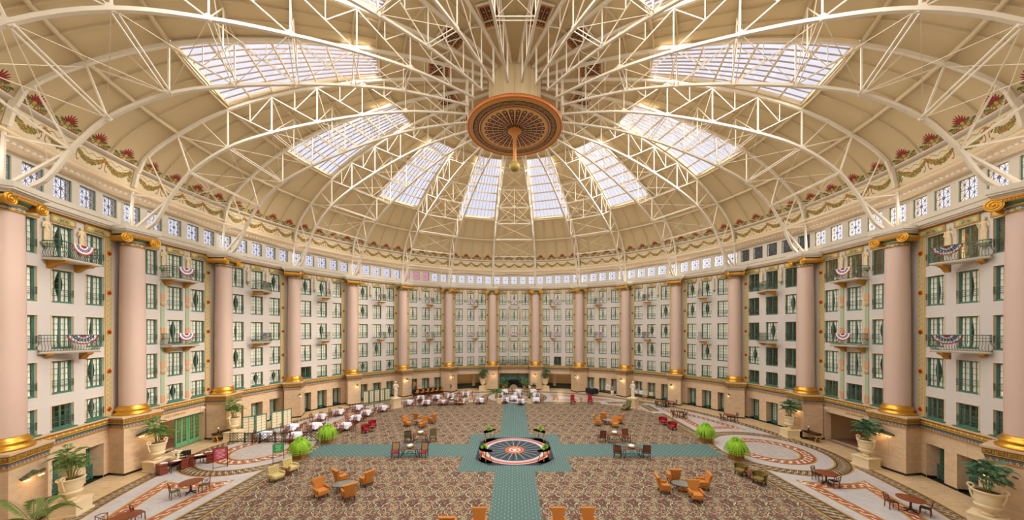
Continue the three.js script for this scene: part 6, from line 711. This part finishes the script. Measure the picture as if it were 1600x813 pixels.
// inside the shops
{ const t = thing('framed_picture', 'dark framed landscape picture on the wall inside the green-doored shop', 'picture', bayPos(-90, -0.6, 1.75, -6.85), 90 * DEG); new B().box(1.6, 1.0, 0.05).mesh('frame', mat.black, t); new B().box(1.4, 0.8, 0.03, 0, 0, 0.03).mesh('canvas', M('#6f665a', 0.8), t);
  const tv = thing('television', 'television with a green picture on a stand inside the shop', 'television', bayPos(-90, -0.2, 0, -3.2), 90 * DEG); new B().rbox(0.95, 0.62, 0.06, 0.02, 0, 1.3, 0).mesh('case', mat.black, tv); new B().box(0.86, 0.53, 0.01, 0, 1.3, 0.035).mesh('screen', M('#2e7f6a', 0.4, 0, { emissive: new THREE.Color(0.08, 0.32, 0.26), emissiveIntensity: 1 }), tv); new B().cyl(0.03, 0.03, 1.0, 0, 0.5, -0.02).box(0.6, 0.04, 0.45, 0, 0.02, 0).mesh('stand', mat.ironDark, tv);
  const c = thing('cabinet', 'low orange-brown wooden cabinet inside the green-doored shop', 'cabinet', bayPos(-90, 0.3, 0, -5), 90 * DEG); new B().box(1.4, 0.9, 0.5, 0, 0.45, 0).mesh('body', mat.orange, c); for (const s of [-1, 1]) { const d = new B().box(0.64, 0.74, 0.03, s * 0.34, 0.45, 0.26).mesh('door', mat.wood, c); new B().ball(0.025, s * 0.08, 0.5, 0.29).mesh('knob', mat.gold, d); } }
// black-covered grand piano and the music corner
{ const p = at(925, 617.5), t = thing('grand_piano', 'grand piano under a black cover in front of the door recesses', 'piano', p, 0.35), sh = new THREE.Shape(); sh.moveTo(-0.75, 0.75); sh.lineTo(0.75, 0.75); sh.lineTo(0.75, 0.1); sh.bezierCurveTo(0.75, -0.5, 0.2, -0.5, 0.1, -0.9); sh.bezierCurveTo(0.0, -1.2, -0.75, -1.2, -0.75, -0.6); const g = new THREE.ExtrudeGeometry(sh, { depth: 0.36, bevelEnabled: true, bevelSize: 0.03, bevelThickness: 0.03, bevelSegments: 2, curveSegments: 10 }); g.rotateX(Math.PI / 2); g.translate(0, 1.05, 0); mesh('cover', g, mat.blackCloth, t); const sk = new THREE.ExtrudeGeometry(sh, { depth: 0.45, bevelEnabled: false, curveSegments: 10 }); sk.rotateX(Math.PI / 2); sk.scale(1.04, 1, 1.04); sk.translate(0, 0.75, 0); mesh('skirt', sk, mat.blackCloth, t); for (const [x, z] of [[-0.6, 0.55], [0.6, 0.55], [-0.3, -0.7]]) new B().cyl(0.06, 0.04, 0.6, x, 0.3, z, 10).mesh('leg', mat.black, t);
  const b = thing('white_bowl', 'small white bowl on the black-covered piano', 'bowl', p.clone().setY(1.09)); new B().lathe([[0, 0], [0.08, 0], [0.16, 0.12], [0.13, 0.12], [0, 0.04]], 14).mesh('bowl', mat.white, b); new B().ball(0.1, 0, 0.12, 0, 1, 0.7, 1, 6).mesh('filling', mat.plantWhite, b); }
// paintings on stands near the statue, a poster by a door
{ const cols = [['#4aa3cf', '#e0a14c', '#d8cfc0', 1.1, 0.75], ['#d9d2c8', '#8fb6c9', '#e6ddd0', 0.55, 0.6], ['#7fb0d0', '#76a04f', '#cfd6cc', 0.5, 0.75], ['#cfae84', '#6fa05a', '#e3cda4', 0.65, 0.55]]; let phi = 39.7; cols.forEach(([a, b, c, w, h], i) => { phi += (w + 0.25) / 30 / DEG * 0.5; const t = thing('easel_painting', ['wide blue and orange painting on an easel beside the statue', 'small pale painting on an easel between brighter ones', 'narrow blue and green painting on an easel', 'tan and green painting on an easel near a door'][i], 'painting', P(29.6, phi), -phi * DEG); phi += (w + 0.25) / 30 / DEG * 0.5; const e = new B(); for (const s of [-1, 1]) e.bar(V(s * 0.3, 0, 0.15), V(s * 0.05, 1.7, -0.1), 0.035); e.bar(V(0, 0, -0.4), V(0, 1.6, -0.12), 0.03).box(0.6, 0.04, 0.1, 0, 0.75, 0.06); e.mesh('easel', mat.wood, t); new B().box(w, h, 0.04, 0, 0.78 + h / 2, 0.04, -0.12).mesh('canvas', M(c, 0.8), t); const q = mesh('picture', new THREE.PlaneGeometry(w - 0.06, h - 0.06), M('#ffffff', 0.8, 0, { map: tex(128, 96, (x) => { const R = rng(i + 60); x.fillStyle = c; x.fillRect(0, 0, 128, 96); x.fillStyle = a; x.fillRect(0, 0, 128, 34); for (let k = 0; k < 26; k++) { x.fillStyle = k % 2 ? b : c; x.beginPath(); x.ellipse(R() * 128, 34 + R() * 60, 6 + R() * 18, 4 + R() * 8, 0, 0, TAU); x.fill(); } }, { clamp: true }) }), t); q.position.set(0, 0.78 + h / 2, 0.064); q.rotation.x = -0.12; });
  const s = thing('poster_stand', 'white framed notice on a low stand between two door recesses', 'poster', P(30.75, 31.9), -31.9 * DEG); new B().box(0.75, 0.95, 0.05, 0, 1.05, 0).mesh('frame', mat.white, s); new B().box(0.5, 0.7, 0.02, 0, 1.05, 0.03).mesh('sheet', M('#cfc8b4', 0.8), s); new B().box(0.7, 0.3, 0.2, 0, 0.42, 0).box(0.08, 0.3, 0.08, 0, 0.15, 0).mesh('stand', mat.wood, s); }
// ---------------------------------------------------------------- people
function person(pos, turn, label, topM, legM, hairM, pose) {
  const t = thing('person', label, 'person', pos, turn), A = pose; const arm = (s, e, h) => [[s * 0.18, 1.4, 0, 0.05, e[0], e[1], e[2], 0.04], [e[0], e[1], e[2], 0.038, h[0], h[1], h[2], 0.028]];
  const L = arm(-1, ...A.l), Rr = arm(1, ...A.r), legB = [[-0.09, 0.92, 0, 0.085, A.kl[0], 0.5, A.kl[2], 0.058], [A.kl[0], 0.5, A.kl[2], 0.055, A.fl[0], 0.09, A.fl[2], 0.04], [0.09, 0.92, 0, 0.085, A.kr[0], 0.5, A.kr[2], 0.058], [A.kr[0], 0.5, A.kr[2], 0.055, A.fr[0], 0.09, A.fr[2], 0.04]], torso = [[0, 1.36, 0, 0.14, 0, 1.05, 0, 0.125], [-0.14, 1.42, 0, 0.06, 0.14, 1.42, 0, 0.06], [-0.07, 0.98, 0, 0.11, 0.07, 0.98, 0, 0.11]];
  const hand = (h, s) => { const o = [[h[0], h[1], h[2], 0.03, h[0], h[1] - 0.08, h[2] + 0.01, 0.03]]; for (let k = 0; k < 4; k++) o.push([h[0], h[1] - 0.07, h[2] - 0.025 + k * 0.017, 0.01, h[0] - s * 0.008, h[1] - 0.15 - (k === 1 || k === 2 ? 0.015 : 0), h[2] - 0.025 + k * 0.02, 0.008]); o.push([h[0], h[1] - 0.03, h[2] + 0.03, 0.011, h[0] - s * 0.01, h[1] - 0.09, h[2] + 0.06, 0.009]); return o; };
  const head = [[0, 1.62, 0.015, 0.085, 0, 1.68, 0, 0.092], [0, 1.56, 0.035, 0.055, 0, 1.6, 0.04, 0.06], [0, 1.46, 0, 0.055, 0, 1.56, 0, 0.05], [0, 1.63, 0.1, 0.014, 0, 1.6, 0.115, 0.012], [-0.09, 1.63, 0, 0.018, -0.09, 1.65, 0, 0.018], [0.09, 1.63, 0, 0.018, 0.09, 1.65, 0, 0.018]], feet = [[A.fl[0], 0.05, A.fl[2] - 0.04, 0.045, A.fl[0], 0.035, A.fl[2] + 0.14, 0.035], [A.fr[0], 0.05, A.fr[2] - 0.04, 0.045, A.fr[0], 0.035, A.fr[2] + 0.14, 0.035]];
  mesh('body', sdfFigure([...head, ...torso, ...L, ...Rr, ...legB, ...feet, ...hand(A.l[1], -1), ...hand(A.r[1], 1)], [0, 0.9, 0], 0.98, 90, 0.012), mat.skin, t);
  const fat = (b, d) => b.map(q => { const c = q.slice(); c[3] += d; c[7] += d; return c; });
  mesh('trousers', sdfFigure([...fat(legB, 0.018), [-0.07, 0.96, 0, 0.125, 0.07, 0.96, 0, 0.125]], [0, 0.55, 0], 0.62, 44, 0.012), legM, t); mesh('top', sdfFigure([...fat(torso, 0.018), [L[0][0], L[0][1], L[0][2], 0.07, (L[0][0] + L[0][4]) / 2, (L[0][1] + L[0][5]) / 2, (L[0][2] + L[0][6]) / 2, 0.065], [Rr[0][0], Rr[0][1], Rr[0][2], 0.07, (Rr[0][0] + Rr[0][4]) / 2, (Rr[0][1] + Rr[0][5]) / 2, (Rr[0][2] + Rr[0][6]) / 2, 0.065]], [0, 1.2, 0], 0.42, 44, 0.012), topM, t);
  mesh('hair', sdfFigure([[0, 1.68, -0.025, 0.1, 0, 1.7, -0.02, 0.1], [0, 1.6, -0.06, 0.07, 0, 1.66, -0.04, 0.08]], [0, 1.66, 0], 0.2, 30, 0.01), hairM, t); mesh('shoes', sdfFigure(fat(feet, 0.008), [0, 0.08, 0.03], 0.32, 40, 0.01), mat.black, t);
  const ey = new B(); for (const s of [-1, 1]) ey.ball(0.012, s * 0.034, 1.645, 0.088); ey.ball(0.02, 0, 1.565, 0.092, 1.2, 0.25, 0.4); ey.mesh('eyes_and_mouth', mat.woodDark, t); return t;
}
person(bayPos(90, 1.35, 0, -0.95), -120 * DEG, 'person in a dark top and blue jeans standing in the dark shop opening', mat.shirt, mat.jeans, mat.hair, { l: [[-0.25, 1.14, -0.02], [-0.24, 0.9, 0.1]], r: [[0.25, 1.14, -0.02], [0.22, 0.92, 0.12]], kl: [-0.1, 0.5, 0.03], fl: [-0.11, 0, 0.02], kr: [0.1, 0.5, 0.05], fr: [0.11, 0, -0.06] });
person(at(957, 619.5), -0.5, 'person in a grey top and white trousers walking past a door recess', mat.greyTop, mat.white, mat.hair, { l: [[-0.25, 1.14, -0.1], [-0.25, 0.92, 0.0]], r: [[0.25, 1.14, 0.08], [0.24, 0.94, 0.22]], kl: [-0.09, 0.5, 0.16], fl: [-0.1, 0, 0.16], kr: [0.09, 0.5, 0.0], fr: [0.1, 0, -0.18] });

// lamps burning in two top-floor rooms
{ const lamp = kindOf(() => { const t = thing('table_lamp', 'glowing orange lamp behind a top-floor window', 'lamp', null, 0, 'lamps behind the top-floor windows'); new B().lathe([[0, 0], [0.12, 0], [0.1, 0.04], [0.04, 0.08], [0.05, 0.4], [0.02, 0.5]], 12).mesh('base', mat.goldPaint, t); new B().cyl(0.12, 0.2, 0.26, 0, 0.6, 0, 16).mesh('shade', M('#f0a24a', 0.8, 0, { emissive: new THREE.Color(1.0, 0.42, 0.08), emissiveIntensity: 2.2 }), t); new B().box(0.5, 0.04, 0.4, 0, -0.02, 0).mesh('tray', mat.woodDark, t); return t; });
  const st = kindOf(() => { const t = thing('lamp_stand', 'small wooden stand holding a lamp in a top-floor room', 'stand', null, 0, 'lamp stands in the top-floor rooms'); new B().box(0.56, 0.05, 0.46, 0, 0.56, 0).mesh('top', mat.wood, t); legs(t, mat.wood, 0.44, 0.34, 0.54); return t; });
  for (const phi of [90, 105]) { st(bayPos(phi, 0.25, 15.35, -1.3), -phi * DEG); lamp(bayPos(phi, 0.25, 15.975, -1.3), -phi * DEG); const l = new THREE.PointLight(new THREE.Color(1, 0.55, 0.22), 5, 0, 2); l.name = 'table_lamp_glow'; l.castShadow = true; l.shadow.radius = 6; l.position.copy(bayPos(phi, 0.25, 16.55, -1.02)); scene.add(l); } }

// the big shell gets geometry of its own per piece, which traces faster than shared geometry
{ const seen = new Set(); for (const o of scene.children) if (/^(ceiling|roof_truss|truss_bracing|wall|trim|skylight)/.test(o.name)) o.traverse(m => { if (m.isMesh) { if (seen.has(m.geometry)) m.geometry = m.geometry.clone(); seen.add(m.geometry); } }); }
renderer.render(scene, camera);
